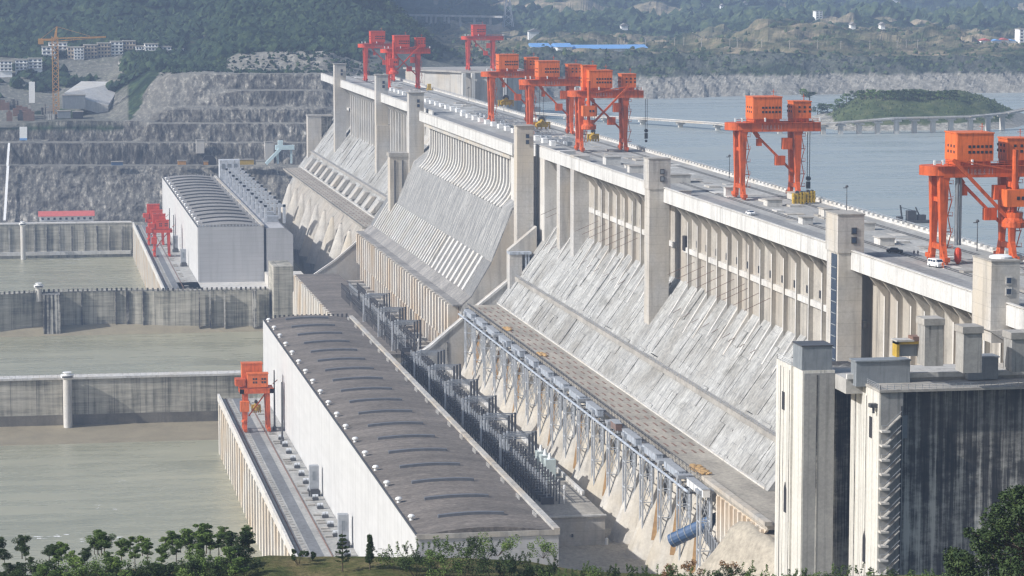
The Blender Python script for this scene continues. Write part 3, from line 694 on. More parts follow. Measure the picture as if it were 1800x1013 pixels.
# ---------------- towers on the downstream side of the crest
TL = ['nearest pale concrete gate tower at right, beside the white van on the crest',
      'concrete gate tower with tall dark glazed strip down its side',
      'plain pale concrete gate tower with two square windows, left of the middle crane',
      'concrete gate tower at the near end of the curved spillway piers',
      'concrete gate tower at the far end of the curved spillway piers',
      'far concrete gate tower with a wider lower half',
      'farthest concrete gate tower, tallest looking one against the rock cliff']
TW = [(1745, 1790, 1711, 462, 178), (1475, 1517, 1453, 378, 140), (1142, 1177, 1133, 278, 134), (909, 938, 904, 220, 137), (719, 745, 714, 160, 122), (661, 682, 657, 134, 118), (588, 608, 584, 115, 90)]
tws = []
for i, (x0, x1, xl, yt, zb) in enumerate(TW):
    yy = [602, 722, 944, 1178, 1490, 1690, 1905][i]
    a = ony(x0, yt, yy); b = ony(x1, yt, yy); zt = [196.4, 196.6, 196.8, 195.4, 196, 198, 197.5][i]
    dl = [12, 11, 7.5, 8, 8, 8, 8][i]
    g = thing('gate_tower', ((a.x + b.x) / 2, yy, zb), TL[i], 'tower', 'gate towers along the dam crest')
    lx, rx = a.x, b.x
    m = MB(); m.box(lx, rx, yy, yy + dl, zb, 186.5 if i < 3 else zt); m.build('shaft', 'conc_tower', g)
    if i < 3:
        m = MB(); m.box(lx - .35, rx + .3, yy - .3, yy + dl + .3, 186.52 if i != 0 else 181, zt); m.build('head', 'conc_tower', g)
    m = MB(); m.box(lx - .5, rx + .5, yy - .5, yy + dl + .5, zt, zt + .35)
    m.build('roof', 'conc_deck', g)
    wx = lx + (rx - lx) * .62
    for k in (0, 1):
        zc = zt - 4.2 - k * 2.5
        m = MB(); m.box(wx - .75, wx + .75, yy - .55, yy - .36, zc - .9, zc + .9); f = m.build('window', 'conc_clean' if i == 0 else 'darksteel', g)
        m = MB(); m.box(wx - .5, wx + .5, yy - .62, yy - .5, zc - .6, zc + .6); m.build('pane', 'bluegrey' if i in (2,) else 'glass', f)
    if i == 1:
        m = MB(); m.box(lx - .18, lx + .0, yy + 1.2, yy + 6.2, 142, 186); f = m.build('glazed_strip', 'glass', g)
        m = MB()
        for k in range(14): m.box(lx - .3, lx - .2, yy + 1.2, yy + 6.2, 142 + k * 3.1, 142.25 + k * 3.1)
        m.build('mullions', 'bluegrey', f)
    if i in (5,):
        m = MB(); m.box(lx - .2, rx + 3.4, yy - 2.5, yy + 6, zb, 168); m.build('lower_block', 'conc_tower', g)
    if i == 0:
        m = MB(); m.lathe((lx + rx) / 2 + .6, yy + 5, [(2.6, zt + .36), (2.6, zt + .75), (1.6, zt + 1.1)], 20); m.build('vent_cap', 'white', g)
        m = MB(); m.prism([(lx - 1, 181), (rx, 181), (rx, 178.5), (lx + 3, 178.5)], yy - 1, yy + dl); m.build('corbel', 'conc_tower', g)
    if i == 3:
        m = MB(); m.prism([(lx - 4.6, 143), (rx + .5, 153), (rx + .5, 100), (lx - 4.6, 100)], yy - 5, yy - .1); m.build('buttress', 'conc', g)
        m = MB(); m.box(lx - 4.8, lx + .6, yy - 9, yy - 5, 112, 141.5); m.build('hoist_shaft', 'conc_tower', g)
        m = MB(); m.box(lx - 4.9, lx + 4.6, yy - 9.4, yy - 2, 141.6, 142.6); m.box(lx + 1.9, lx + 2.6, yy - 9, yy - 8.3, 119, 141.6); m.box(lx + 3.1, lx + 3.8, yy - 9, yy - 8.3, 119, 141.6); m.build('hoist_frame', 'bluebox', g)
# lone pier between the two far towers
g = thing('divider_pier', (202, 1496, 120), 'blocky dark topped concrete pier in front of the far spillway tower', 'pier')
m = MB(); m.box(196, 208.6, 1493, 1503, 118, 162); m.build('shaft', 'conc_tower', g)
m = MB(); m.box(195.4, 209.2, 1492.4, 1503.6, 162, 164); m.build('cap', 'conc_deck', g)
m = MB(); m.box(198.2, 198.9, 1492.6, 1492.99, 124, 160); m.box(202.5, 203.1, 1492.6, 1492.99, 120, 160); m.build('joint', 'darksteel', g)
m = MB(); m.box(205, 208.2, 1489, 1492.9, 118, 146); m.build('side_box', 'steelw', g)
g = thing('concrete_pier', (205, 2010, 110), 'pale square concrete pier at the far foot of the dam beside the rock', 'pier')
a = ony(541, 205, 2012); b = ony(565, 205, 2012)
m = MB(); m.box(a.x, b.x, 2012, 2022, 115, a.z); m.build('shaft', 'conc_tower', g)
m = MB(); m.box(b.x, b.x + 8, 2016, 2024, 115, a.z - 1); m.build('side_wall', 'conc_dark', g)
m = MB(); m.box(a.x - .3, b.x + 8.3, 2011.6, 2024.3, a.z, a.z + .8); m.build('cap', 'conc_deck', g)

# ================================================================ 120 m CONSTRUCTION TRESTLE (deck + steel towers)
def deckthing(y0, y1, label, poly=None):
    g = thing('trestle_deck', (193, y0, 120), label, 'deck')
    m = MB(); m.box(187.2, 200.4, y0, y1, 118.6, 120) if poly is None else m.prismz(poly, 118.6, 120)
    m.build('deck_slab', 'deck', g)
    m = MB(); m.box(199.9, 200.5, y0, y1, 120, 120.5); m.build('kerb', 'conc_clean', g)
    m = MB(); m.box(187.2, 187.45, y0 + 60 if poly else y0, y1, 120, 120.35); m.build('edge_rail', 'darksteel', g)
    m = MB(); rr = random.Random(3); y = y0 + (60 if poly else 4)
    while y < y1 - 8:
        for xx in (189.6, 192.0, 195.0, 197.4):
            m.box(xx, xx + .5, y, y + 5.5, 120.01, 120.14)
        y += 12.8
    m.build('track_plates', 'rustrod', g)
    return g
deckthing(738, 1176, 'long tan trestle deck running along the foot of the near dam slope', [(187.2, 752), (187.8, 690), (215, 690), (215, 738), (200.4, 738), (200.4, 1172), (187.2, 1172)])
deckthing(1545, 2016, 'far tan trestle deck beyond the spillway training wall')
# concrete fin wall under the near end of the deck
g = thing('retaining_wall', (186, 700, 100), 'pale ribbed retaining wall under the near corner of the trestle deck', 'retaining wall')
m = MB(); m.prismx([(690, 118.5), (742, 118.5), (742, 97), (728, 97)], 187.5, 188.2); m.build('wall', 'conc_fin', g)
for i in range(11):
    y = 692 + i * 4.6; zb = max(97, 118 - (y - 690) * 21 / 38.)
    m = MB(); m.box(186.6, 187.48, y, y + 1.2, zb, 118.4); m.build('fin', 'conc_fin', g)
m = MB(); m.box(186.6, 188.6, 688, 756, 120.02, 121.1); m.build('coping', 'conc', g)

# penstock encasements: the dam slope carried on down, one fan-shaped block per unit
def encase(y, far=False):
    zb = 85.4 if not far else 82
    m = MB(); x1 = 200
    p = [(200, 119), (186.5, 112.5) if False else (190, 112), (178.5 if not far else 176, zb), (201, zb)]
    m.prism(p, y, y + (21 if not far else 19))
    # narrower rust streaked cheek
    return m
M['encase'] = concrete('concrete_encasement', (.52, .49, .44), .3, .25, warm=(.46, .39, .28))
def encone(y, zb, xr=190., zt=112, r=10.5):
    n = 12; vs = []
    for rr_, z in ((1.6, zt), (r, zb)):
        for k in range(n + 1):
            a = pi * .5 + pi * k / n; vs.append((xr + rr_ * cos(a) * 1.05, y + 11 + rr_ * sin(a), z))
    m = MB(); m.add(vs + [(xr + 4, y + 11, zt), (xr + 4, y + 11, zb)], [(k, k + 1, n + 2 + k, n + 1 + k) for k in range(n + 1 - 1)] + [tuple(range(n, -1, -1))])
    m.f = [f[::-1] for f in m.f]
    o = m.build('penstock_block', 'encase', dam)
    if zb < 81 or random.random() < .38: return
    rw_ = random.uniform(.35, 1.)
    # rust run hanging down the near flank
    vs = []
    for t in (0., .25, .5, .75, 1.):
        rr_ = 1.6 + (r - 1.6) * t * .75; z = zt + (zb - zt) * t * .75
        for a in (pi * (1.36 - .05 * rw_), pi * (1.36 + .03 * sin(t * 9)), pi * (1.36 + .05 * rw_)): vs.append((xr + (rr_ + .06) * cos(a) * 1.05, y + 11 + (rr_ + .06) * sin(a), z + .03))
    m = MB(); m.add(vs, [(i * 3 + j, i * 3 + j + 1, i * 3 + 4 + j, i * 3 + 3 + j) for i in range(4) for j in (0, 1)]); m.build('rust_streak', 'rust', dam)
for i in range(18): encone(736 + i * 24.2, 85.4, zt=109 + (i * 7 % 3))
for i in range(10): encone(1550 + i * 45, 80, 188, 112, 12)
m = MB(); m.prism([(199.5, 118.5), (190, 103.8), (186.4, 84), (201, 84)], 737, 1174); m.build('toe_wall', 'encase', dam)
m = MB(); m.prism([(199.5, 118.5), (190, 103.8), (186.4, 80), (201, 80)], 1545, 2016); m.build('toe_wall', 'conc_wall', dam)

def steel_tower():
    g = thing('trestle_tower', (0, 0, 0), 'x', 'trestle tower', 'white steel trestle towers holding up the deck edge')
    H = 26
    for sx, sy in ((-1.5, 0), (1.5, 0), (-1.5, 3.4), (1.5, 3.4)):
        m = MB(); m.bar((sx, sy, -H), (sx, sy, -1.5), .5); m.build('leg', 'steelw', g)
    m = MB()
    for a in (-1.5, 1.5):
        for k in range(3):
            z0 = -1.5 - k * 8; z1 = z0 - 8
            m.bar((a, 0, z1), (a, 3.4, z1), .28)
    for s in (0, 3.4):
        for k in range(3):
            z0 = -1.5 - k * 8; z1 = z0 - 8
            m.bar((-1.5, s, z0), (1.5, s, z1), .2); m.bar((1.5, s, z0), (-1.5, s, z1), .2); m.bar((-1.5, s, z1), (1.5, s, z1), .25)
    m.build('bracing', 'steelw', g)
    m = MB(); m.box(-2.2, 2.4, -.5, 3.9, -1.5, -.5); m.build('head_beam', 'steel', g)
    m = MB(); m.box(2.7, 3.1, 4.5, 9.0, -17, -1.2); m.build('side_panel', 'bluebox', g)
    return g
tw0 = steel_tower()
ORD = ['first', 'second', 'third', 'fourth', 'fifth', 'sixth', 'seventh', 'eighth', 'ninth', 'tenth', 'eleventh', 'twelfth', 'thirteenth', 'fourteenth', 'fifteenth', 'sixteenth', 'seventeenth', 'eighteenth', 'nineteenth', 'twentieth']
NT_ = 18
for i in range(NT_):
    y = 744 + i * 24.2
    if i < 18: nm = ORD[i]; lb = 'white braced steel trestle tower under the deck, %s from the near end' % nm
    else: nm = ORD[NT_ - 1 - i]; lb = 'white braced steel trestle tower under the deck, %s from the far end' % nm
    if i == 0: tw0.location = (184.9, y, 119.6); tw0['label'] = lb
    else: copy_tree(tw0, (184.9, y, 119.6), lb)
# cable gallery boxes hung along the deck's outer edge
gi = 0
for i in range(15):
    y = 742 + i * 28.6; L = 19 if i not in (4,) else 9
    desc = {0: 'long bright white gallery box at the near end of the trestle edge', 4: 'short rusty brown gallery box on the trestle edge'}.get(i, 'pale blue gallery box on the outer trestle edge, %s from the near end' % ORD[i])
    g = thing('gallery_box', (184.5, y, 118), desc, 'gallery box', 'gallery boxes along the trestle edge')
    m = MB(); m.box(183.6, 185.6, y, y + L, 117.5, 119.6); m.build('box', {0: 'white', 4: 'rustrod'}.get(i, 'bluebox'), g)
    m = MB(); m.box(183.4, 185.7, y - .1, y + L + .1, 119.6, 119.8); m.build('lid', 'steel', g)
    m = MB()
    for k in range(4): m.box(183.5, 183.59, y + 1 + k * L / 4, y + 1.25 + k * L / 4, 117.2, 119.6)
    m.build('ribs', 'steel', g)
g = thing('pipe_run', (180, 760, 116), 'long pale pipe run slung below the gallery boxes on the trestle', 'pipe')
m = MB(); m.tube((182.9, 756, 116.4), (182.9, 1172, 116.4), .4); m.build('pipe', 'bluebox', g)
m = MB(); y = 758
while y < 1170: m.box(182.5, 187, y, y + .3, 115.6, 116); y += 8.5
m.build('hanger', 'darksteel', g)
g = thing('walkway_truss', (184, 760, 119), 'dark steel walkway truss between the gallery boxes and the trestle deck', 'walkway')
m = MB(); m.box(185.8, 187.1, 756, 1172, 118.6, 118.9); m.build('floor', 'darksteel', g)
m = MB(); y = 757
while y < 1170: m.bar((186.9, y, 118.9), (186.9, y, 121), .12); m.bar((186.9, y, 121), (186.9, y + 4.5, 118.9), .09); y += 4.5
m.bar((186.9, 757, 121), (186.9, 1171, 121), .12); m.build('rail_truss', 'darksteel', g)
for k, (y, lab) in enumerate(((1085, 'small pile of orange sacks at the far half of the trestle deck edge'), (1010, 'small pile of orange sacks nearer the middle of the trestle deck edge'), (762, 'low heap of orange sand at the near end of the trestle deck'))):
    m = MB(); rr = random.Random(k)
    for j in range(26 if k < 2 else 40): 
        xx = 187.9 + rr.uniform(0, 2.6); yy = y + rr.uniform(0, 6 if k < 2 else 14); zz = 120.02 + rr.uniform(0, .5)
        m.lathe(xx, yy, [(.9, zz), (.8, zz + .35), (.3, zz + .6 if k < 2 else zz + .4)], 7)
    o = m.build('sack_pile' if k < 2 else 'sand_heap', plain('orange_sand', (.42, .27, .12), .9, .3), off=(187, y, 120)); tag(o, lab, 'pile')

# ================================================================ POWERHOUSES
def powerhouse(y0, y1, x0, x1, near, label):
    g = thing('powerhouse', ((x0 + x1) / 2, y0, 82), label, 'building')
    zt = 114
    m = MB(); m.box(x0, x0 + .8, y0, y1, 66, zt); m.build('side_wall', 'ph_wall', g)
    m = MB(); m.box(x1 - .8, x1, y0, y1, 82, zt); m.build('side_wall', 'ph_wall_far', g)
    for yy in (y0, y1 - .8):
        m = MB(); m.box(x0 + .8, x1 - .8, yy, yy + .8, 66, zt - .02); m.build('end_wall', 'ph_wall_far', g)
    rise = 1.7; n = 16; P = [(x0 + .2, zt + .02)]
    P = [(x0 + .2 + (x1 - x0 - .4) * i / n, zt + rise * sin(pi * i / n)) for i in range(n + 1)]
    m = MB(); m.prism(P + [(x1 - .2, zt - 1.2), (x0 + .2, zt - 1.2)], y0 + .9, y1 - .9); m.build('roof', 'roof' if near else 'roof_far', g)
    m = MB(); m.box(x1 - 1.3, x1 + .3, y0 - .3, y1, zt, zt + 1.0); m.build('roof_edge', 'conc', g)
    m = MB(); m.box(x0 - .1, x0 + .25, y0, y1, zt, zt + .35); m.build('roof_gutter', 'darksteel', g)
    if near:
        m = MB(); m.box(x0, x1 + .3, y0 - .35, y0, zt - .8, zt + .55); m.build('end_parapet', 'conc', g)
    m = MB(); x = x0 + 1
    while x < x1 - 1: m.box(x, x + .8, y1 - 1.2, y1 - .6, zt + .2, zt + 2.0); x += 1.9
    m.build('far_edge_vents', 'darksteel', g)
    if not near:
        m = MB(); x = x0 + 1
        while x < x1 - 1: m.box(x, x + .9, y0 + .8, y0 + 1.4, zt + .2, zt + 1.3); x += 1.9
        m.build('near_edge_vents', 'steel', g)
    cnt = 18 if near else 15; step = 25.6 if near else (y1 - y0 - 20) / 15
    for i in range(cnt):
        y = y0 + 18 + i * step
        if near:
            a, b = x0 + 8.5, x1 - 11.5
        else: a, b = x0 + 4, x1 - 5
        m = MB(); k = 10
        for j in range(k):
            xa = a + (b - a) * j / k; xb = a + (b - a) * (j + 1) / k
            za = zt + rise * sin(pi * (xa - x0) / (x1 - x0)); zb = zt + rise * sin(pi * (xb - x0) / (x1 - x0))
            m.prism([(xa, za - .2), (xb, zb - .2), (xb, zb + .75), (xa, za + .75)], y, y + 1.5)
        m.build('roof_skylight', 'slate' if near else 'darksteel', g)
        m = MB(); yy = y + 3
        m.lathe(x0 + 1.6, yy, [(.55, zt), (.5, zt + .9), (.55, zt + 1.0)], 10)
        m.lathe(x0 + 1.6, yy, [(.6, zt + 1.0), (1.0, zt + 1.1), (.95, zt + 1.45), (.6, zt + 1.75), (.2, zt + 1.85)], 12)
        m.build('mushroom_vent', 'white', g)
        m = MB(); xx = x1 - 3
        for q in range(3): m.box(xx, xx + .4, y + q * 2, y + q * 2 + .4, zt + .1, zt + 1.5)
        m.build('vent_pipes', 'conc_clean', g)
    return g
ph1 = powerhouse(720, 1186, 101, 139, True, 'long near powerhouse with arched dark brown roof, pale side wall and white mushroom vents')
ph2 = powerhouse(1621, 2018, 101, 139, False, 'far powerhouse with grey ribbed roof and blank grey end wall')
# auxiliary blocks
g = thing('switchyard_block', (162, 840, 82), 'low grey concrete block beside the near powerhouse carrying the switchyard', 'building')
m = MB(); m.box(148.5, 176, 836, 1172, 80, 94); m.build('block', 'conc_tower', g)
m = MB(); m.box(148.2, 176.3, 835.6, 1172, 94, 94.5); m.build('roof_slab', 'deck', g)
m = MB(); m.box(175.6, 176.35, 870, 1170, 94.5, 96.0); m.box(148.3, 176.3, 835.5, 836.3, 94.5, 95.0); m.build('edge_kerb', 'conc_clean', g)
m = MB(); m.box(165.4, 165.9, 835.4, 835.98, 88.3, 89.2); m.build('drain', 'dark', g)
g = thing('auxiliary_building', (160, 1205, 76), 'flat dark roofed block with white fins beyond the near powerhouse', 'building')
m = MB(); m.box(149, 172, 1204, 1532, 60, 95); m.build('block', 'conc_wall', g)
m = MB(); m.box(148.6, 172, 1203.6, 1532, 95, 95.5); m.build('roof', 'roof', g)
for i in range(40):
    y = 1206 + i * 8.2
    m = MB(); m.box(147.3, 148.58, y, y + 3.4, 60, 95.2); m.build('wall_fin', 'conc_fin', g)
g = thing('auxiliary_building', (148, 1621, 82), 'narrow grey block with chamfered corner beside the far powerhouse', 'building')
m = MB(); m.prism([(140.6, 60), (140.6, 113), (151, 113), (156, 109), (156, 60)], 1621, 2016); m.build('block', 'ph_wall_far', g)
m = MB(); m.box(139.1, 140.5, 1624, 1630, 82, 112); m.build('gap_shade_strip', 'darksteel', g)  # dark strip set in the gap, standing in for its shade
m = MB(); m.prism([(150, 60), (150, 86), (157, 86), (157, 60)], 1600, 1620.5); m.build('low_block', 'conc_tower', g)
# frames on far aux roof
for i in range(11):
    y = 1650 + i * 31
    g = thing('roof_portal', (149, y, 113), 'white steel portal on the far powerhouse annex roof, %s from the near end' % ORD[i], 'steel portal', 'white portals on the far annex roof')
    for x in (142, 153):
        m = MB(); m.box(x, x + 1.6, y, y + 1.6, 113, 124); m.build('leg', 'steelw', g)
    m = MB(); m.box(142, 154.6, y, y + 1.4, 122.6, 124.2); m.build('beam', 'steelw', g)
    m = MB(); m.box(144, 151, y + 8, y + 16, 113, 116.5); m.build('equipment_box', 'steel', g)
g = thing('roof_plant', (147, 2000, 113), 'white framed plant room at the far end of the annex roof', 'plant room')
m = MB(); m.box(140.8, 155, 1998, 2012, 113, 127); m.build('house', 'steelw', g)
for k in range(3):
    m = MB(); m.box(142 + k * 4.3, 144.4 + k * 4.3, 1997.8, 1997.99, 121, 124.5); m.build('window', 'bluegrey', g)

# ---------------- switchyard on the near block: gantries, insulator posts, transformers
def line_gantry():
    g = thing('line_gantry', (0, 0, 0), 'x', 'line gantry', 'steel line gantries of the switchyard')
    for x in (0, 1.7, 3.4):
        m = MB(); m.bar((x, x * 1.9, 0), (x, x * 1.9, 13), .75, .75, .6, .6); m.build('column', 'steelw', g)
        m = MB(); m.bar((x + 10, x * 1.9 + 1, 0), (x + 10, x * 1.9 + 1, 12.6), .7); m.build('column', 'darksteel', g)
        m = MB(); m.bar((x, x * 1.9, 12.6), (x + 10, x * 1.9 + 1, 12.3), .35); m.bar((x, x * 1.9, 11.6), (x + 10, x * 1.9 + 1, 11.3), .25)
        for q in range(5): m.bar((x + 2 * q, x * 1.9 + .1 * q, 12.4), (x + 2 * q + 1, x * 1.9, 11.5), .14)
        m.build('beam', 'steel', g)
    return g
def insulator_bank(n=8, green=False):
    g = thing('insulator_bank', (0, 0, 0), 'x', 'insulator bank', 'insulator banks of the switchyard')
    rr = random.Random(n)
    for k in range(n):
        for x in (1.0, 5.0, 9.0):
            m = MB(); y = k * 4.8
            m.tube((x, y, 0), (x, y, 5.0), .2, 6); m.tube((x, y, 5.0), (x, y, 7.6), .36, 6); m.build('post', 'darksteel' if x != 5.0 else 'steel', g)
    m = MB()
    for x in (1.0, 5.0, 9.0): m.bar((x, -.5, 6.0), (x, n * 4.8 - 4, 6.0), .28); m.bar((x, -.5, 3.8), (x, n * 4.8 - 4, 3.8), .16)
    for k in range(n): m.bar((1, k * 4.8, 6.2), (9, k * 4.8, 6.2), .2)
    m.build('busbar', 'darksteel', g)
    for k in range(0, n, 2):
        m = MB(); m.lathe(10.6, k * 4.8, [(.2, 0), (.2, 4.6), (.5, 4.7), (.45, 5.6), (.2, 6)], 8); m.build('arrester', 'white', g)
    m = MB()
    for k in range(n): m.box(3.2, 7.2, k * 4.8 - .8, k * 4.8 + .9, .1, 2.2)
    m.build('breaker_cabinet', 'darksteel', g)
    return g
lg = line_gantry(); ib = insulator_bank()
for i, y in enumerate((915, 955, 996, 1038, 1080, 1122, 1214, 1262, 1318)):
    lb = 'white columned line gantry of the switchyard, %s from the near end' % ORD[i]
    if i == 0: lg.location = (156.8, y, 94.5); lg['label'] = lb
    else: copy_tree(lg, (156.8 if y < 1200 else 160, y, 94.5 if y < 1200 else 95.5), lb)
for i, y in enumerate((858, 898, 939, 980, 1021, 1062, 1103, 1133, 1208, 1250, 1292, 1336, 1384)):
    lb = 'dark bank of insulator posts in the switchyard, %s from the near end' % ORD[i]
    if i == 0: ib.location = (156.8, y, 94.5); ib['label'] = lb
    else: copy_tree(ib, (156.8 if y < 1200 else 160, y, 94.5 if y < 1200 else 95.5), lb)
for i, (y, w_) in enumerate(((897, 'nearer'), (905, 'middle'), (913, 'farther'))):
    g = thing('transformer', (170.5, y, 94.5), 'pale green transformer tank in the switchyard, %s of three' % w_, 'transformer', 'pale green transformers')
    m = MB(); m.box(168.8, 172.2, y, y + 3.8, 94.5, 101.6); m.build('tank', 'ceramic', g)
    m = MB(); m.tube((170.5, y + 2, 101.6), (170.5, y + 2, 103.6), .8, 8, .3); m.build('bushing', 'white', g)
for i, (x, y) in enumerate(((181, 885), (185, 860), (176.8, 851), (176.5, 836))):
    m = MB(); m.lathe(x, y, [(.5, 85.5), (.5, 87.3), (.3, 87.6)], 8); o = m.build('white_bollard', 'white', off=(x, y, 85.5))
    tag(o, 'small white marker post on the ground beside the switchyard block, %s from the trestle side' % ORD[i], 'marker post', 'white marker posts')

# ================================================================ TAILRACE DECKS
def taildeck(y0, y1, x0, x1, label, nf):
    g = thing('tailrace_deck', ((x0 + x1) / 2, y0, 66), label, 'tailrace deck')
    m = MB(); m.box(x0 + 1.32, x1 - .01, y0, y1, 60, 82); m.build('deck', 'crest', g)
    m = MB(); m.box(x0 + 1.25, x0 + 1.31, y0, y1, 56, 81.2); m.build('recess_wall', 'conc_dark', g)
    m = MB(); m.box(x0 + .2, x0 + 1.1, y0, y1, 81.2, 84.2); m.build('parapet', 'conc_clean', g)
    m = MB(); m.box(x0 + 1.7, x0 + 2.4, y0, y1, 82, 82.5); m.build('cable_trench', 'darksteel', g)
    for k in range(nf):
        y = y0 + (y1 - y0) * k / nf
        m = MB(); m.box(x0, x0 + 1.28, y, y + 4.2, 56, 81.2); m.build('wall_fin', 'conc_fin', g)
    m = MB(); m.box(x0 + 6.6, x0 + 10.2, y0, y1, 82.004, 82.03); m.build('road_strip', 'asphalt', g)
    m = MB()
    for x in (x0 + 3.4, x0 + 12.4): m.box(x, x + .28, y0, y1, 82.03, 82.3)
    m.build('crane_rail', 'rustrod', g)
    m = MB(); y = y0
    rr = random.Random(nf)
    while y < y1:
        m.box(x0 + 4.6, x0 + 5.8, y, y + 2, 82.02, 82.2)
        if rr.random() < .3: m.box(x0 + 13.5, x0 + 16, y, y + 1.6, 82.02, 82.5)
        y += 4.5
    m.build('slot_covers', 'conc_deck', g)['kind'] = 'stuff'
    return g
taildeck(640, 1176, 80.5, 100.95, 'near tailrace deck with crane rails, white parapet and finned wall above the brown water', 46)
taildeck(1576, 1996, 78.5, 100.95, 'far tailrace deck beside the far powerhouse', 40)
for i, (y, lab) in enumerate(((862, 'tall grey hoist box on the near tailrace deck, closest to the viewer'), (950, 'tall grey hoist box on the near tailrace deck, midway along'), (1712, 'white hoist box on the far tailrace deck, nearer one'), (1800, 'grey hoist box on the far tailrace deck, farther one'))):
    g = thing('hoist_box', (98, y, 82), lab, 'hoist box', 'hoist boxes on the tailrace decks')
    m = MB(); m.box(96.4, 99.6, y, y + 3, 84, 92.5); m.build('cabinet', 'steel', g)
    m = MB(); m.box(96.0, 96.5, y - .3, y + .2, 82, 84); m.box(99.4, 99.9, y - .3, y + .2, 82, 84); m.box(96.6, 99.4, y - 1, y - .05, 82.05, 84.6); m.build('motor_base', 'darksteel', g)
    m = MB(); m.box(97.4, 98.4, y - .12, y - .02, 87.5, 90.6); m.build('door', 'bluegrey', g)
for i, (y, lab) in enumerate(((1090, 'tall thin dark pole beside the near powerhouse wall behind the crane'), (1058, 'tall thin dark pole beside the near powerhouse wall, nearer one'), (1850, 'thin dark pole beside the far powerhouse wall, farther one'), (1800, 'thin dark pole beside the far powerhouse wall, nearer one'))):
    m = MB(); m.tube((97, y, 82), (97, y, 106), .42, 7, .25); m.lathe(97, y, [(.8, 82), (.8, 83.4), (.4, 84)], 8)
    tag(m.build('lamp_pole', 'darksteel', off=(97, y, 82)), lab, 'pole', 'poles beside the powerhouses')
rr = random.Random(9)
for i in range(16):
    y = 832 + i * 15.7
    g = thing('deck_winch', (97.5, y, 82), 'small grey winch on the near tailrace deck, %s from the viewer' % ORD[i], 'winch', 'small winches along the near tailrace deck')
    m = MB(); m.box(96.5, 98.6, y, y + 2.0, 82.1, 82.9); m.build('base', 'darksteel', g)
    m = MB(); m.tube((96.6, y + 1, 83.4), (98.5, y + 1, 83.4), .6, 10); m.build('drum', 'steelw', g)

# ================================================================ GUIDE WALLS + ROUND TURRETS
g = thing('guide_wall', (20, 1245, 60), 'near concrete guide wall crossing the tailrace with round turret on it', 'wall')
m = MB(); m.box(-700, 101.5, 1245, 1253, 56, 82); m.build('wall', 'conc_guide', g)
m = MB(); m.box(-700, 101, 1244.2, 1253.6, 82, 82.9); m.build('coping', 'conc_clean', g)
m = MB(); m.prismx([(1244.98, 56), (1244.98, 61.6), (1243.5, 61.4), (1204, 60.0), (1204, 56)], -700, 101); m.build('silt_ledge', concrete('silt', (.25, .215, .15), .1, .2), g)
m = MB(); m.box(-700, 101, 1244.85, 1244.98, 61.5, 66.2); m.build('wet_band', concrete('wet_concrete', (.17, .155, .13), .4, .35), g)
m = MB(); x = -120
while x < 100: m.bar((x, 1244.6, 82.9), (x, 1244.6, 84.2), .14); x += 2.6
m.bar((-120, 1244.6, 84.2), (100, 1244.6, 84.2), .16); m.build('railing', 'conc_clean', g)
g = thing('guide_wall', (60, 1571, 60), 'middle guide wall with dark stains and curved line of posts on top', 'wall')
pl = [(-500, 1600), (-60, 1562), (-12, 1571), (15, 1579), (55, 1580), (78, 1574), (137.5, 1571)]
def wallpoly(pl, t): return pl + [(x, y + t) for x, y in pl[::-1]]
m = MB()
for (xa, ya), (xb, yb) in zip(pl, pl[1:]): m.prismz([(xa, ya), (xb, yb), (xb, yb + 8), (xa, ya + 8)], 54, 83)
m.build('wall', 'conc_guide', g)
m = MB()
for (xa, ya), (xb, yb) in zip(pl, pl[1:]):
    n = max(2, int(abs(xb - xa) / 2.6))
    for k in range(n):
        t = k / n; m.box(xa + (xb - xa) * t, xa + (xb - xa) * t + 1.1, ya + (yb - ya) * t - .3, ya + (yb - ya) * t + .5, 83, 84.6)
m.build('posts', 'conc_dark', g)
m = MB(); m.prismx([(1590, 55), (1590, 66), (1574, 63.5), (1566, 60.02), (1566, 55)], -700, 137); m.build('silt_ledge', concrete('silt_far', (.27, .235, .165), .1, .2), g)
m = MB(); m.box(88, 139, 1580, 1625, 60, 82); m.box(139, 160, 1595, 1618, 66, 88); m.build('platform', 'conc_clean', g)
m = MB(); m.box(139, 150, 1560, 1592, 66, 97); m.build('end_block', 'conc_guide', g)
# protruding stained pier
m = MB(); m.box(12, 21.5, 1568, 1580, 58, 82.6); m.build('pier', 'conc_dark', g)
for x, s in ((33, .8), (52, .7), (58, 1.6), (67, .8), (98, .7), (104, .6), (112, .8), (128, 2.0)):
    yy = 1579.5 if x < 56 else (1580 - (x - 55) * .26 if x < 78 else 1572 - (x - 78) * .05)
    m = MB(); m.box(x, x + s, yy - 1.6, yy + 1, 62, 82.8); m.build('buttress', 'conc_dark', g)
g = thing('guide_wall', (20, 1995, 60), 'far guide wall below the rock cliff with evenly spaced dark joints', 'wall')
m = MB(); m.box(-500, 78, 1995, 2003, 58, 83.8); m.build('wall', 'conc_guide', g)
m = MB(); m.box(-500, 78, 1994.6, 2003, 83.8, 84.6); m.box(-500, 77, 1993.5, 1995, 62, 64.5); m.build('coping', 'conc_clean', g)
for k in range(12):
    x = -25 + k * 8.7
    m = MB(); m.box(x, x + .9, 1994.2, 1994.98, 64, 82); m.build('joint', 'conc_dark', g)
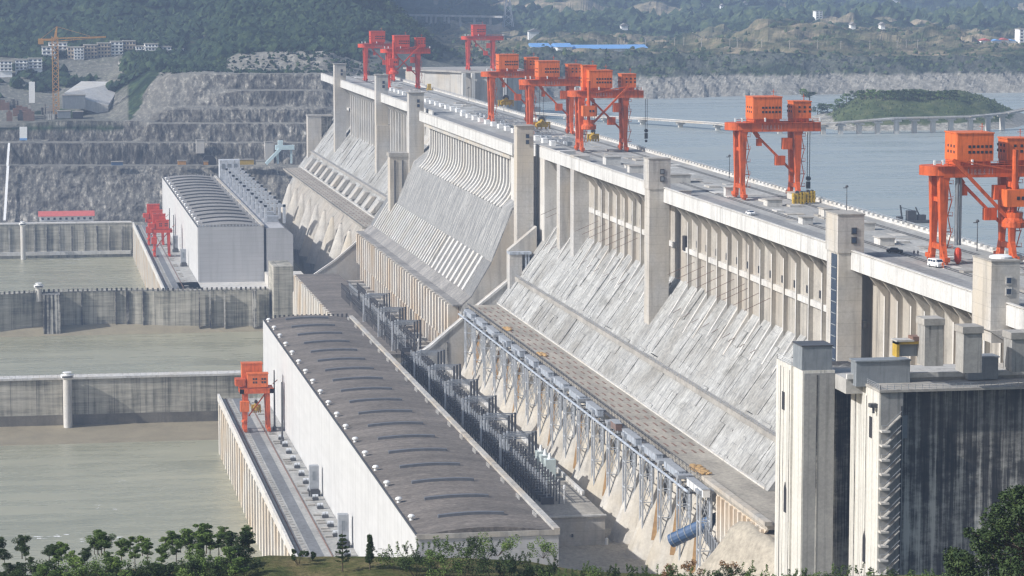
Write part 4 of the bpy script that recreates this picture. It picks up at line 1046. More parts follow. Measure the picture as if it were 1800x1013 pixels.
def turret(x, y, zb, zt, r, lab, long_=True):
    g = thing('round_turret', (x, y, zb), lab, 'turret', 'round turrets on the guide walls')
    m = MB(); m.lathe(x, y, [(r, zb), (r, zt - 3)], 20); m.build('column', 'conc_clean' if long_ else 'conc', g)
    m = MB(); m.lathe(x, y, [(r, zt - 3), (r * 1.5, zt - 2), (r * 1.5, zt - .7), (r * .7, zt - .6), (r * .7, zt), (r * 1.05, zt + .1), (r * 1.05, zt + .35)], 20); m.build('cap', 'white', g)
    m = MB(); m.box(x - r * 1.2, x + r * 1.2, y - r * 1.6, y - r * 1.4, zt - 1.8, zt - 1.1); m.build('opening', 'darksteel', g)
a = ony(118, 655, 1240); turret(a.x, 1240.5, 58, 85.5, 1.9, 'white capped round turret standing out from the near guide wall')
m = MB(); m.box(a.x - 1.9, a.x + 1.9, 1241, 1245, 60, 82); tag(m.build('turret_pier', 'conc_clean', off=(a.x, 1243, 60)), 'pale buttress joining the near turret to its guide wall', 'buttress')
a = ony(68, 500, 1578); turret(a.x, 1578, 78, 88, 1.8, 'short white round turret on the dark stained pier of the middle guide wall')
a = ony(40, 405, 1985); turret(a.x, 1985, 60, 86.5, 1.7, 'slim pale round turret in front of the far guide wall')
# ================================================================ GANTRY CRANES
def gantry(mat='red', hmat='red2', jib=None, aux=True, gauge=19., big2=False):
    """local frame: rails at x=-gauge/2 and +gauge/2, travel along y; legs in pairs, girders along x"""
    g = thing('gantry_crane', (0, 0, 0), 'x', 'crane')
    H = 23.0; G = gauge / 2
    for sx in (-G, G):
        for sy in (-6, 6):
            m = MB()
            m.bar((sx, sy * .66, 1.6), (sx, sy * .55, H), 1.15, 1.3, 2.6, 2.6)
            m.bar((sx, sy * 1.05, 1.4), (sx, sy * .62, 5.5), 1.0, 1.2, 1.5, 1.6)
            m.build('leg', mat, g)
            m = MB(); m.box(sx - .7, sx + .7, sy - 2.2, sy + 2.2, .75, 1.9)
            for q in (-1.4, 0, 1.4): m.tube((sx - .35, sy + q, .55), (sx + .35, sy + q, .55), .5, 10)
            m.build('bogie', mat, g)
        m = MB(); m.box(sx - .55, sx + .55, -5, 5, 3.6, 5.0); m.box(sx - .5, sx + .5, -3.4, 3.4, H - 7, H - 5.8); m.build('tie_beam', mat, g)
        m = MB()      # ladder cage and landings
        for k in range(5):
            z = 4 + k * 4.2; m.box(sx + 1.0, sx + 2.6, -4.4 + k * .25, -2.6 + k * .2, z, z + .15)
            m.bar((sx + 2.5, -4.3, z), (sx + 2.5, -4.3, z + 1.1), .09); m.bar((sx + 1.1, -4.3, z + 1.1), (sx + 2.6, -4.3, z + 1.1), .09)
            m.bar((sx + 1.1 + (k % 2), -4.3, z), (sx + 2.2 - (k % 2), -4.3, z + 4.2), .22)
        m.build('ladder', mat, g)
    for sy in (-4.2, 4.2):
        m = MB(); m.box(-G - .2, G + 7.6, sy - .8, sy + .8, H - .4, H + 2.6)
        m.build('girder', mat, g)
    m = MB(); m.lathe(-G - .2, 0, [(5.0, H + .1), (5.0, H + 2.55)], 24); m.box(G + 6.6, G + 7.7, -4.2, 4.2, H + .2, H + 2.4); m.build('end_girder', mat, g)
    m = MB()
    x = -G - 3
    while x < G + 7:
        m.bar((x, -5.3, H + 2.6), (x, -5.3, H + 3.8), .1); x += 1.9
    m.bar((-G - 3, -5.3, H + 3.8), (G + 7.5, -5.3, H + 3.8), .12); m.bar((-G - 3, -5.3, H + 3.2), (G + 7.5, -5.3, H + 3.2), .08)
    m.box(-G - 3, G + 7.5, -5.6, -4.9, H + 2.5, H + 2.65); m.build('railing', mat, g)
    m = MB()
    for x in (-G - 3.2, -G - 1, -G + 7, G + 6.9): m.box(x, x + .5, -5.5, -5.0, H + 3.0, H + 4.3)
    m.build('flood_lamp', 'white', g)
    m = MB(); yf = -5.06      # pale marks lettered on the girder
    for k, (dx, s) in enumerate(((-3.2, 'b'), (-2.2, 'b'), (-1.2, 'c'), (0, 'c'), (1.2, 't'), (2.5, 'b'), (3.4, 'b'))):
        z = H + .35
        m.box(dx - .12, dx + .12, yf, yf + .05, z, z + 1.5)
        if s != 'b': m.box(dx - .45, dx + .45, yf, yf + .05, z, z + .22); m.box(dx - .35, dx + .35, yf, yf + .05, z + .7, z + .9)
        if s == 'c': m.box(dx - .45, dx - .25, yf, yf + .05, z + .1, z + 1.3)
    m.build('lettering', 'faint', g)
    def house(x0, x1, z0, z1, nw, y0=-5., y1=5.):
        m = MB(); m.box(x0, x1, y0, y1, z0, z1); h = m.build('machinery_house', hmat, g)
        m = MB(); m.box(x0 - .2, x1 + .2, y0 - .2, y1 + .2, z1, z1 + .3); m.build('roof', hmat, h)
        m = MB()
        for k in range(nw):
            for r in (0, 1):
                x = x0 + (x1 - x0) * (.34 + .58 * k / max(1, nw - 1)); z = z0 + 2.3 + r * 1.45
                m.box(x - .36, x + .36, y0 - .06, y0 + .02, z - .35, z + .35)
        for k in range(3):
            for r in (0, 1): m.box(x0 - .06, x0 + .02, y0 + 2 + k * 2.4, y0 + 3 + k * 2.4, z0 + 1.9 + r * 1.5, z0 + 2.6 + r * 1.5)
        m.build('windows', 'dark', h)
        m = MB(); m.box(x0 + 1, x1 - .6, y0 + .6, y1 - .6, z0 - 1.3, z0); m.box(x0 + .2, x0 + 1.0, y0, y1, z0 - 1.2, z0); m.build('trolley', mat, h)
        m = MB(); m.bar((x1 - 2.2, -2, z1 + .3), (x1 - 2.2, -2, z1 + 2.6), .14); m.bar((x1 - 3, -2, z1 + 1.8), (x1 - 1.5, -2, z1 + 1.8), .12); m.build('mast', mat, h)
        return h
    house(-6.3, 3.6, H + 3.9, H + 11.0, 6)
    if aux: house(G - 1.6, G + 4.6, H + 3.9, H + 9.4, 3, -3.6, 3.6)
    if big2: house(-8.0, -2, H + 3.9, H + 13, 0, 1, 5.2)
    # operator cabin and diagonal arm under the girders
    m = MB(); m.box(G - 5.2, G - 2.1, -4.6, -2.0, H - 6.4, H - 2.6); m.build('operator_cabin', mat, g)
    m = MB(); m.bar((-G + 5.5, -3, H - 2.2), (G - 1.5, -3, H - 14), .75); m.bar((-G + 5.5, -3, H - 2.2), (-G + 3.8, -3, H + .2), 1.3); m.box(-G + 5, -G + 6.6, -3.8, -2.2, H - 5.2, H - 2.8)
    m.box(G - 7.5, G - 4.2, -3.8, -1.8, H - 11.8, H - 8.6); m.build('stay_arm', mat, g)
    if jib is not None:
        x = jib
        m = MB(); m.tube((x, -8.2, 12), (x, -8.2, H + 7), .75, 10); m.box(x - .6, x + .6, -8, -3.2, 12, 13.4); m.box(x - .5, x + .5, -8, -3.2, H - 3, H - 1.6); m.build('jib_mast', mat, g)
        m = MB(); m.lathe(x, -8.2, [(2.6, 9.6), (3.2, 9.8), (3.2, 11.0), (2.2, 12.2), (2.4, 13.6)], 14)
        for q in range(10): m.bar((x + 3.2 * cos(q * .63), -8.2 + 3.2 * sin(q * .63), 11), (x + 3.2 * cos(q * .63), -8.2 + 3.2 * sin(q * .63), 12.2), .1)
        m.build('slewing_platform', mat, g)
        m = MB(); m.prismz([(x - 2.9, -10.6), (x + 2.4, -10.6), (x + 3.3, -9.6), (x + 3.3, -6.4), (x - 2.9, -6.4)], 15.2, 19.6); c = m.build('jib_cabin', hmat, g)
        m = MB(); m.box(x - .2, x + .6, -10.7, -10.58, 17, 17.9); m.box(x + 1.1, x + 1.9, -10.7, -10.58, 17, 17.9); m.build('windows', 'dark', c)
        s = 1 if x < 0 else -1
        m = MB(); m.bar((x + s * 2.2, -8.2, 12.6), (x + s * 17, -8.2, H + 4.6), 1.0, .8); m.bar((x, -8.2, H + 1.5), (x + s * 17, -8.2, H + 4.6), .35); m.build('jib_boom', mat, g)
    return g
def hoist(name, x, z0, z1, lab, col='yellow', grp=None, y=0, w=1.0):
    g = thing(name, (x, y, z0), lab, 'hook block' if name == 'hook_block' else 'lifting beam')
    m = MB()
    for dx in (-.5 * w, .5 * w): m.tube((x + dx, y, z0 + 2.6), (x + dx, y, z1), .12, 5)
    m.build('cables', 'darksteel', g)
    m = MB(); m.tube((x, y - .7, z0 + 3.4), (x, y + .7, z0 + 3.4), .95 * w, 12); m.build('pulley', 'darksteel', g)
    m = MB()
    if col == 'yellow':
        m.lathe(x, y, [(1.9 * w, z0), (2.1 * w, z0 + 1.4), (1.1 * w, z0 + 2.2), (.5 * w, z0 + 3.6)], 8); m.box(x - 2.5 * w, x + 2.5 * w, y - .6, y + .6, z0 + 1.6, z0 + 2.3)
        for dx in (-2.3, -1.2, 0, 1.2, 2.3): m.box(x + dx * w - .25, x + dx * w + .25, y - .5, y + .5, z0 - .9, z0 + 1.7)
    else: m.box(x - .8 * w, x + .8 * w, y - .5, y + .5, z0, z0 + 2.4); m.tube((x, y - .2, z0 - 1), (x, y + .2, z0 - 1), .6, 8)
    m.build('beam' if col == 'yellow' else 'block', col, g)
    return g
Z0 = 185.2
k1 = gantry(); k1.location = (248.2, 917, Z0); k1['label'] = 'large orange gantry crane alone in the middle of the crest, above the yellow lifting frames'; k1['group'] = 'gantry cranes on the dam crest'
k2 = gantry(jib=8.4); k2.location = (247.4, 707, Z0); k2['label'] = 'nearest orange gantry crane at the right edge, white van at its foot'; k2['group'] = 'gantry cranes on the dam crest'
k3 = gantry(jib=-7.2, big2=True); k3.location = (243.6, 1168, Z0); k3['label'] = 'orange gantry crane with raised slewing jib, second from the middle crane'; k3['group'] = 'gantry cranes on the dam crest'
k4 = gantry(); k4.location = (244.5, 1290, Z0); k4['label'] = 'orange gantry crane just behind the gate tower beside the curved piers'; k4['group'] = 'gantry cranes on the dam crest'
k5 = gantry(); k5.location = (243.5, 1393, Z0); k5['label'] = 'orange gantry crane at the far end of the cluster of three, tallest looking house'; k5['group'] = 'gantry cranes on the dam crest'
kf = gantry('redfar', 'redfar', aux=False)
kf.location = (245.5, 1925, Z0); kf['label'] = 'farthest dull red gantry crane on the crest, left of the far pair'; kf['group'] = 'gantry cranes on the dam crest'
k7 = gantry('redfar', 'redfar', jib=-7.2); k7.location = (245, 1800, Z0); k7['label'] = 'dull red gantry crane with yellow block at its foot, right of the far pair'; k7['group'] = 'gantry cranes on the dam crest'
k8 = copy_tree(kf, (347.5, 2118, 185.4), 'dull red gantry crane standing alone on the separate intake block')
hoist('hook_block', 262.6, Z0 + 3, Z0 + 22, 'dark hook block hanging over the reservoir side of the middle crane', 'darksteel', y=917, w=.8)
hoist('hook_block', 263, Z0 + 5, Z0 + 22, 'pair of dark hooks on long cables at the right end of the jib crane', 'darksteel', y=1168, w=.8)
hoist('lifting_beam', 240, Z0 + 5, Z0 + 22, 'yellow lifting beam hanging between the legs of the jib crane', y=1168, w=1.0)
hoist('lifting_beam', 240.5, Z0 + 3.5, Z0 + 22, 'big yellow lifting beam hanging just right of the tower by the curved piers', y=1290, w=1.7)
hoist('lifting_beam', 241.5, Z0 + 9, Z0 + 22, 'yellow lifting beam hanging high under the far crane of the cluster', y=1393, w=1.6)
for k in range(1):
    g = thing('conductor_column', (241.6, 706, 185), 'thick grey cable bundle hanging to a red reel inside the nearest crane', 'cable')
    m = MB(); m.tube((241.6, 703, 190), (241.6, 703, 208), .55, 8); m.tube((242.6, 703, 190), (242.6, 703, 208), .35, 8); m.build('cables', 'bluegrey', g)
    m = MB(); m.lathe(242.1, 703, [(.4, 185.1), (.9, 186), (1.0, 187.8), (.8, 189), (.3, 189.4)], 12); m.build('reel', 'redfar', g)
# yellow lifting frames resting on the crest
for i, (x, y) in enumerate(((252.4, 893), (257.2, 897))):
    g = thing('lifting_frame', (x, y, 185), 'yellow lifting frame resting on the crest by the middle crane, ' + ('left one' if i == 0 else 'right one'), 'lifting frame', 'yellow lifting frames')
    m = MB()
    for dx in (-1.6, -.5, .6, 1.6): m.box(x + dx - .28, x + dx + .28, y - 1, y + 1, 185.2, 188.6 + (dx > 0) * .4); 
    m.box(x - 2, x + 2, y - .8, y + .8, 185.8, 186.8); m.box(x - 2, x + 2, y - .9, y + .9, 187.6, 188.0); m.build('frame', 'yellow', g)
    m = MB(); m.tube((x - .4, y - .6, 188.9), (x - .4, y + .6, 188.9), .6, 10); m.tube((x + 1, y - .6, 188.9), (x + 1, y + .6, 188.9), .5, 10); m.build('pulley', 'darksteel', g)
m = MB(); m.box(258, 260, 1778, 1781, 185, 189); m.box(257.4, 260.6, 1777.4, 1781.6, 185, 186); tag(m.build('ballast_block', 'yellow', off=(259, 1779, 185)), 'yellow block on the crest at the foot of the far red crane', 'block')

# tail gantries
def tailgantry(mat, hm):
    g = thing('tail_gantry', (0, 0, 0), 'x', 'crane')
    H = 15
    for sx in (-4.6, 4.6):
        for sy in (-4, 4):
            m = MB(); m.bar((sx, sy, .6), (sx * .92, sy * .8, H), 1.2, 1.2, 1.8, 1.8); m.build('leg', mat, g)
        m = MB(); m.box(sx - .6, sx + .6, -6, 6, .1, 1.4); m.build('bogie', mat, g)
        m = MB(); m.box(sx - .5, sx + .5, -4, 4, 9.2, 10.4); m.build('tie_beam', mat, g)
    m = MB(); m.box(-6.6, 6.6, -4.6, -3.2, H, H + 2); m.box(-6.6, 6.6, 3.2, 4.6, H, H + 2); m.box(-6.6, -5, -4.6, 4.6, H, H + 1.8); m.box(5, 6.6, -4.6, 4.6, H, H + 1.8); m.build('girder', mat, g)
    m = MB(); m.box(-3.6, 4.4, -4.4, -.6, H + 2.4, H + 7.6); h = m.build('machinery_house', hm, g)
    m = MB(); m.box(-3.8, 4.6, -4.6, -.4, H + 7.6, H + 7.95); m.build('roof', hm, h)
    m = MB()
    for x in (-1.2, -.2, 2.2, 3.2):
        for z in (0, 1.3): m.box(x - .35, x + .35, -4.46, -4.38, H + 4 + z, H + 4.8 + z)
    m.build('windows', 'dark', h)
    m = MB(); m.box(-5.4, 2.6, .4, 4.6, H + 2.4, H + 11); h = m.build('machinery_house', hm, g)
    m = MB(); m.box(-5.6, 2.8, .2, 4.8, H + 11, H + 11.4); m.build('roof', hm, h)
    m = MB(); m.box(-8.2, -4.2, -4, 2, H + 3, H + 5.6); m.build('side_cabin', mat, g)
    m = MB(); m.box(-6.6, -3.2, -6.6, -3.6, 8.2, 12.2); m.build('operator_cabin', hm, g)
    m = MB(); m.bar((3.6, -3, H), (-3.2, -3, 6), .5); m.bar((6.6, 0, H + 3), (8.4, 0, H + 4.6), .3); m.build('stay_arm', mat, g)
    m = MB(); m.lathe(-5, -5, [(1.2, 4), (1.2, 4.6), (.6, 5)], 10); m.build('landing', mat, g)
    return g
t1 = tailgantry('red', 'red2'); t1.location = (90, 1092, 82.3); t1['label'] = 'orange gantry crane on the near tailrace deck'
t2 = tailgantry('redfar', 'redfar'); t2.location = (88, 1775, 82.3); t2['label'] = 'bright red gantry crane on the far tailrace deck, nearer one'
t3 = copy_tree(t2, (88, 1850, 82.3), 'bright red gantry crane on the far tailrace deck, farther one')
hoist('lifting_beam', 90, 90, 97.6, 'small yellow lifting beam under the tailrace gantry', y=1092, w=.7)

# ================================================================ VEHICLES, PEOPLE, CREST FURNITURE
def car(kind, loc, lab, paint, cat, rz=0):
    g = thing(kind, loc, lab, cat, rz=rz)
    P = M[paint] if isinstance(paint, str) else paint
    L = MB()
    g0 = Vector(loc)
    def bld(m, n, mat, p=g):
        me = bpy.data.meshes.new(n); me.from_pydata(m.v, [], m.f); me.materials.append(M[mat] if isinstance(mat, str) else mat)
        o = bpy.data.objects.new(n, me); o.parent = p; C.objects.link(o); return o
    if kind == 'minivan':
        m = MB(); m.prismx([(-2.5, .35), (-2.55, 1.2), (-2.0, 1.5), (-1.5, 2.15), (2.3, 2.2), (2.5, 1.6), (2.55, .35)], -.95, .95); b = bld(m, 'body', P)
        m = MB(); m.prismx([(-1.92, 1.5), (-1.52, 2.02), (-1.38, 2.02), (-1.5, 1.5)], -.97, .97); m.box(-.98, .98, -1.2, -.1, 1.45, 1.98); m.box(-.98, .98, .1, 1.1, 1.45, 1.98); m.box(-.98, .98, 1.3, 2.2, 1.45, 1.98)
        m.box(-.8, .8, 2.38, 2.52, 1.45, 1.98); m.prismx([(-2.04, 1.52), (-1.56, 2.1), (-1.5, 2.04), (-1.96, 1.5)], -.82, .82); bld(m, 'windows', 'glass')
        ww = 1.6; wr = .36
    else:
        m = MB(); m.prismx([(-2.2, .3), (-2.25, .8), (-1.2, .95), (-.6, 1.42), (1.0, 1.45), (1.7, 1.0), (2.25, .9), (2.25, .3)], -.88, .88); b = bld(m, 'body', P)
        m = MB(); m.prismx([(-1.05, .98), (-.56, 1.36), (.95, 1.38), (1.5, 1.02)], -.9, .9); m.prismx([(-1.17, .98), (-.62, 1.44), (-.56, 1.38), (-1.08, .96)], -.75, .75); m.prismx([(1.02, 1.46), (1.68, 1.02), (1.6, .98), (.98, 1.38)], -.75, .75); bld(m, 'windows', 'glass')
        ww = 1.4; wr = .32
    for sx in (-.9, .9):
        for sy in (-ww, ww):
            m = MB(); m.tube((sx - .1, sy, wr), (sx + .1, sy, wr), wr, 12); o = bld(m, 'wheel', 'rubber')
            m = MB(); m.tube((sx - .12, sy, wr), (sx + .12, sy, wr), wr * .5, 10); bld(m, 'rim', 'steel', o)
    for sx in (-.6, .6):
        m = MB(); m.box(sx - .15, sx + .15, -2.5 if kind == 'minivan' else -2.28, -2.2, .75, .95); m.v = [(x, y - (.12 if kind == 'minivan' else 0), z) for x, y, z in m.v]; bld(m, 'headlight', 'white')
        m = MB(); yb = 2.57 if kind == 'minivan' else 2.26; m.box(sx - .15, sx + .15, yb - .05, yb, .8, 1.05); bld(m, 'tail_light', 'redfar')
    return g
p = onz(1645, 470, 185); car('minivan', (p.x, p.y, 185.03), 'white minivan parked on the crest at the foot of the nearest crane', 'white', 'van', .25)
p = onz(1336, 378, 185); car('parked_car', (226.5, p.y, 185.03), 'small white car on the crest road beside the parapet', 'white', 'car', .1)
p = onz(1573, 445, 185); car('parked_car', (p.x, p.y, 185.02), 'dark car on the crest near the edge of a low box', 'darksteel', 'car', 1.2)
p = onz(487, 1000, 66)
def person(x, y, z, lab, top='cloth', walk=.25):
    g = thing('person', (x, y, z), lab, 'person')
    V = [(0, 0, .95), (0, 0, 1.2), (0, 0, 1.42), (0, 0, 1.52), (0, 0, 1.66), (-.1, 0, .92), (-.12, walk, .5), (-.12, walk * .7, .06), (.1, 0, .92), (.12, -walk, .5), (.12, -walk * 1.2, .06),
         (-.2, 0, 1.40), (-.27, -.08, 1.12), (-.26, -.2, .9), (.2, 0, 1.40), (.27, .08, 1.12), (.26, .05, .86), (-.12, walk * .7 - .14, .03), (.12, -walk * 1.2 - .14, .03)]
    E = [(0, 1), (1, 2), (2, 3), (3, 4), (0, 5), (5, 6), (6, 7), (0, 8), (8, 9), (9, 10), (2, 11), (11, 12), (12, 13), (2, 14), (14, 15), (15, 16), (7, 17), (10, 18)]
    R = [.15, .15, .16, .06, .1, .1, .07, .05, .1, .07, .05, .06, .045, .035, .06, .045, .035, .04, .04]
    me = bpy.data.meshes.new('body'); me.from_pydata(V, E, []); o = bpy.data.objects.new('body', me); C.objects.link(o); o.parent = g
    o.modifiers.new('s', 'SKIN'); 
    for i, r in enumerate(R): me.skin_vertices[0].data[i].radius = (r, r)
    me.skin_vertices[0].data[0].use_root = True
    su = o.modifiers.new('u', 'SUBSURF'); su.levels = 1; su.render_levels = 1
    me.materials.append(M[top])
    m = MB(); m.lathe(0, 0, [(.06, 1.6), (.105, 1.68), (.1, 1.76), (.04, 1.81)], 10)
    mm = bpy.data.meshes.new('hair'); mm.from_pydata(m.v, [], m.f); h = bpy.data.objects.new('hair', mm); mm.materials.append(M['rubber']); h.parent = g; C.objects.link(h)
    return g
person(237, 724, 185.02, 'person in dark clothes standing on the crest behind the van, left of the pair')
person(237.9, 723.4, 185.02, 'person in dark clothes standing on the crest behind the van, right of the pair', walk=.1)
person(235, 694, 185.02, 'person in orange standing on the crest right of the van', 'cloth_or')
person(231, 1052, 185.02, 'person in dark clothes beside the far concrete box, left of the pair')
person(232, 1048, 185.02, 'person in dark clothes beside the far concrete box, right of the pair', walk=.15)
m = MB(); xx = 259.5
m.box(252, 254, 668, 672, 185, 185.5)
o = m.build('hatch', 'white', off=(253, 670, 185)); tag(o, 'small white hatch on the crest at the right edge of the picture', 'hatch')
# concrete boxes and shelters on the crest
bx = [(1408, 352, 6, 7, 2.2, 'long low concrete box under the yellow frames'), (1362, 363, 5, 5, 2.0, 'pale concrete box left of the yellow frames'), (1462, 383, 5, 6, 2.6, 'pale concrete box just behind the glazed gate tower'),
      (1420, 395, 3.2, 5, 2.0, 'small pale box left of the glazed gate tower'), (1560, 432, 4.2, 6, 2.0, 'low concrete box beyond the dark car'), (1528, 405, 3.5, 4, 2.0, 'pale concrete box right behind the glazed gate tower'),
      (1078, 290, 6, 6, 3.0, 'concrete shelter at the foot of the jib crane'), (1118, 296, 8, 3, 1.3, 'long white slab beside the plain gate tower'), (1120, 304, 6, 4, 2.6, 'white box left of the plain gate tower'),
      (1195, 322, 8, 5, 2.8, 'concrete hut right of the plain gate tower'), (1282, 346, 2.5, 3, 3.0, 'white machine box left of the middle crane leg'), (1200, 345, 6, 2.5, 1.6, 'low wall piece near the plain gate tower')]
for i, (px, py, wx, wy, h, lab) in enumerate(bx):
    p = onz(px, py, 185)
    g = thing('crest_box', (p.x, p.y, 185), lab, 'concrete box')
    m = MB(); m.box(p.x - wx / 2, p.x + wx / 2, p.y, p.y + wy, 185.03, 185 + h); m.build('walls', 'conc_clean', g)
    m = MB(); m.box(p.x - wx / 2 - .3, p.x + wx / 2 + .3, p.y - .3, p.y + wy + .3, 185 + h, 185.25 + h); m.build('lid', 'conc_deck' if i % 2 else 'conc', g)
rr = random.Random(21)
# far crest row of white blocks
n = 0
for i in range(30):
    y = 1208 + i * 19.4; x = 229.6 if y < 1470 else 233.0
    if y > 1790: break
    m = MB(); m.box(x, x + 2.2, y, y + 5.5, 185.02, 186.9); m.box(x - .1, x + 2.3, y - .1, y + 5.6, 186.9, 187.1)
    tag(m.build('crest_block', 'white', off=(x, y, 185)), 'small white block on the crest, %s from the near end' % ordn(i), 'block', 'white blocks in a row along the crest'); n += 1
# steel equipment stacks in the middle of the spillway crest
for i in range(22):
    y = 1206 + i * 12.2
    g = thing('gate_hoist_frame', (238, y, 185), 'grey steel hoist frame on the spillway crest, %s from the near end' % ordn(i), 'hoist frame', 'hoist frames on the spillway crest')
    m = MB(); x0 = 233 + rr.uniform(-.8, 1.5); h = rr.uniform(1.6, 3.6)
    for dx in (0, 3, 6, 9, 12):
        m.bar((x0 + dx, y, 185.02), (x0 + dx + rr.uniform(-.6, .6), y, 185 + h), .18)
        m.bar((x0 + dx, y, 185 + h * .9), (x0 + dx + 2.6, y + rr.uniform(-2, 3), 185.3), .14)
    m.bar((x0, y, 185 + h * .92), (x0 + 12, y, 185 + h * .92), .2); m.build('frame', 'steel', g)
    m = MB(); m.box(x0 + 4, x0 + 6.2, y + 1, y + 4, 185.02, 185 + h * .6); m.build('winch_box', 'steelw' if i % 3 else 'bluegrey', g)
m = MB()
# lamp posts on the crest
for i, (x, y) in enumerate(((258.6, 735), (259, 860), (259, 1010), (259, 1500), (259, 1620))):
    g = thing('lamp_post', (x, y, 185), 'thin dark lamp post on the upstream side of the crest, %s from the near end' % ORD[i], 'lamp post', 'lamp posts on the crest')
    m = MB(); m.tube((x, y, 185), (x, y, 193), .16, 6, .09); m.build('pole', 'darksteel', g)
    m = MB(); m.box(x - 1.2, x + .1, y - .1, y + .1, 192.7, 192.95); m.lathe(x, y, [(.5, 193), (.5, 193.4), (.2, 193.7)], 8); m.build('lamp', 'darksteel', g)

# ================================================================ SHIP LIFT SHAFTS (bottom right)
def shaft_side(px1, py1, px2, py2, zt):
    a = onz(px1, py1, zt); b = onz(px2, py2, zt); return a, b
g = thing('lift_shaft', (163, 560, 60), 'tall pale concrete lift shaft at left of the pair, arched slot in its bright side', 'tower')
ZT = 176
def P2(px, py, z=ZT): q = onz(px, py, z); return (q.x, q.y)
a = P2(1366, 634); b = P2(1411, 652); d = P2(1500, 648)
XA = a[0]; YA = b[1]
L1 = a[1] - b[1]
xl = b[0]
m = MB(); m.box(xl, xl + 7.2, YA, YA + L1 * .45, 60, ZT); m.build('shaft_front', 'conc_shaft', g)
m = MB(); m.box(xl - .5, xl + 7.2, YA + L1 * .45, YA + L1 + 3, 60, ZT); m.build('shaft_rear', 'conc_shaft', g)
m = MB(); m.box(xl + 7.25, xl + 16, YA + 6, YA + 20, 60, ZT - 1); m.build('recess_wall', 'conc_dark', g)
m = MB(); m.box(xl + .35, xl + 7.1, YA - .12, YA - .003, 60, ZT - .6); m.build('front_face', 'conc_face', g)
m = MB(); m.box(xl + 3.1, xl + 3.4, YA - .2, YA - .125, 60, ZT - 1); m.build('joint', 'conc_dark', g)
m = MB(); y = YA + L1 * .62; m.prismx([(y, 143), (y, 148.2), (y + .9, 149.8), (y + 1.8, 148.2), (y + 1.8, 143)], xl - .62, xl - .45); m.build('arched_slot', 'dark', g)
m = MB(); m.box(xl - .6, xl - .48, YA + L1 * .75, YA + L1 * .75 + 2, 165.5, 169.5); m.build('window', 'dark', g)
m = MB()
for q in (.50, .8, .95): m.box(xl - .56, xl - .51, YA + L1 * q, YA + L1 * q + .3, 60, ZT - 1)
m.build('side_streaks', 'conc_dark', g)
def rail(g, pts, z, h=1.1, mat='white', sp=1.5):
    m = MB()
    for (xa, ya), (xb, yb) in zip(pts, pts[1:]):
        n = max(1, int(math.hypot(xb - xa, yb - ya) / sp))
        for k in range(n + 1): t = k / n; m.bar((xa + (xb - xa) * t, ya + (yb - ya) * t, z), (xa + (xb - xa) * t, ya + (yb - ya) * t, z + h), .09)
        for hh in (h, h * .66, h * .33): m.bar((xa, ya, z + hh), (xb, yb, z + hh), .07)
    return m.build('railing', mat, g)
rail(g, [(xl - .3, YA + L1 * .5), (xl - .3, YA + L1 + 3), (xl + 6, YA + L1 + 3)], ZT)
g2 = thing('sheet_cabin', (xl + 3, YA, ZT), 'grey blue sheet cabin on top of the left lift shaft', 'cabin')
m = MB(); m.box(xl - .1, xl + 6.6, YA + .2, YA + L1 * .45, ZT + .02, ZT + 5.2); m.build('walls', 'bluegrey', g2)
m = MB(); m.box(xl - .3, xl + 6.8, YA, YA + L1 * .45 + .2, ZT + 5.2, ZT + 5.45); m.build('roof', 'darksteel', g2)
# second shaft with zig-zag stair
g = thing('lift_shaft', (172, 530, 60), 'broad dark streaked concrete lift shaft at right with zigzag stairs and a pale side', 'tower')
a = P2(1497, 668, 174); b = P2(1546, 690, 174)
x2, Y2, L2 = b[0], b[1], a[1] - b[1]
ZT2 = 174
m = MB(); m.box(x2, x2 + 5.2, Y2, Y2 + L2 + 2, 55, ZT2); m.build('shaft_corner', 'conc_shaft', g)
m = MB(); m.box(x2 + 5.2, x2 + 60, Y2 + 2.4, Y2 + L2 + 2, 55, ZT2); m.build('shaft_front', 'conc_dark', g)
m = MB(); m.box(x2 - .2, x2 + 60, Y2 - .6, Y2 + L2 + 2.5, ZT2, ZT2 + .5); m.build('top_slab', 'conc_deck', g)
m = MB(); y = Y2 + L2 * .45; m.prismx([(y, 136), (y, 141.2), (y + .9, 142.8), (y + 1.8, 141.2), (y + 1.8, 136)], x2 - .12, x2 + .01); m.build('arched_slot', 'dark', g)
m = MB(); m.box(x2 - .12, x2 + .01, Y2 + L2 * .26, Y2 + L2 * .26 + 1.8, 163.5, 168); m.build('window', 'dark', g)
m = MB(); m.box(x2 - .06, x2 - .01, Y2 + L2 * .48, Y2 + L2 * .48 + .25, 55, 172); m.box(x2 - .06, x2 - .01, Y2 + L2 * .9, Y2 + L2 * .9 + .5, 55, 172); m.build('side_streaks', 'conc_dark', g)
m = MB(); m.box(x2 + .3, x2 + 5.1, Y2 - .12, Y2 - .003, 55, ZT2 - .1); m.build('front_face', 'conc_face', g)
for k in range(18):
    z = 169 - k * 3.05
    m = MB(); m.bar((x2 + 1.2, Y2 - .9, z - 2.9), (x2 + 4.4, Y2 - .9, z + .1), 1.3, .16); s = m.build('stair_flight', 'conc_dark2', g)
    m = MB(); m.box(x2 + .1, x2 + 1.9, Y2 - 1.9, Y2 - .02, z - 3.3, z - 2.9); m.box(x2 + .1, x2 + .25, Y2 - 1.5, Y2 - 1.4, z - 2.9, z - 1.8); m.build('landing', 'conc_clean', g)
    m = MB(); m.bar((x2 + 1.2, Y2 - 1.6, z - 1.8), (x2 + 4.4, Y2 - 1.6, z + 1.2), .1); m.bar((x2 + .1, Y2 - 1.45, z - 1.8), (x2 + 1.6, Y2 - 1.45, z - 1.8), .09)
    m.build('handrail', 'steel', g)
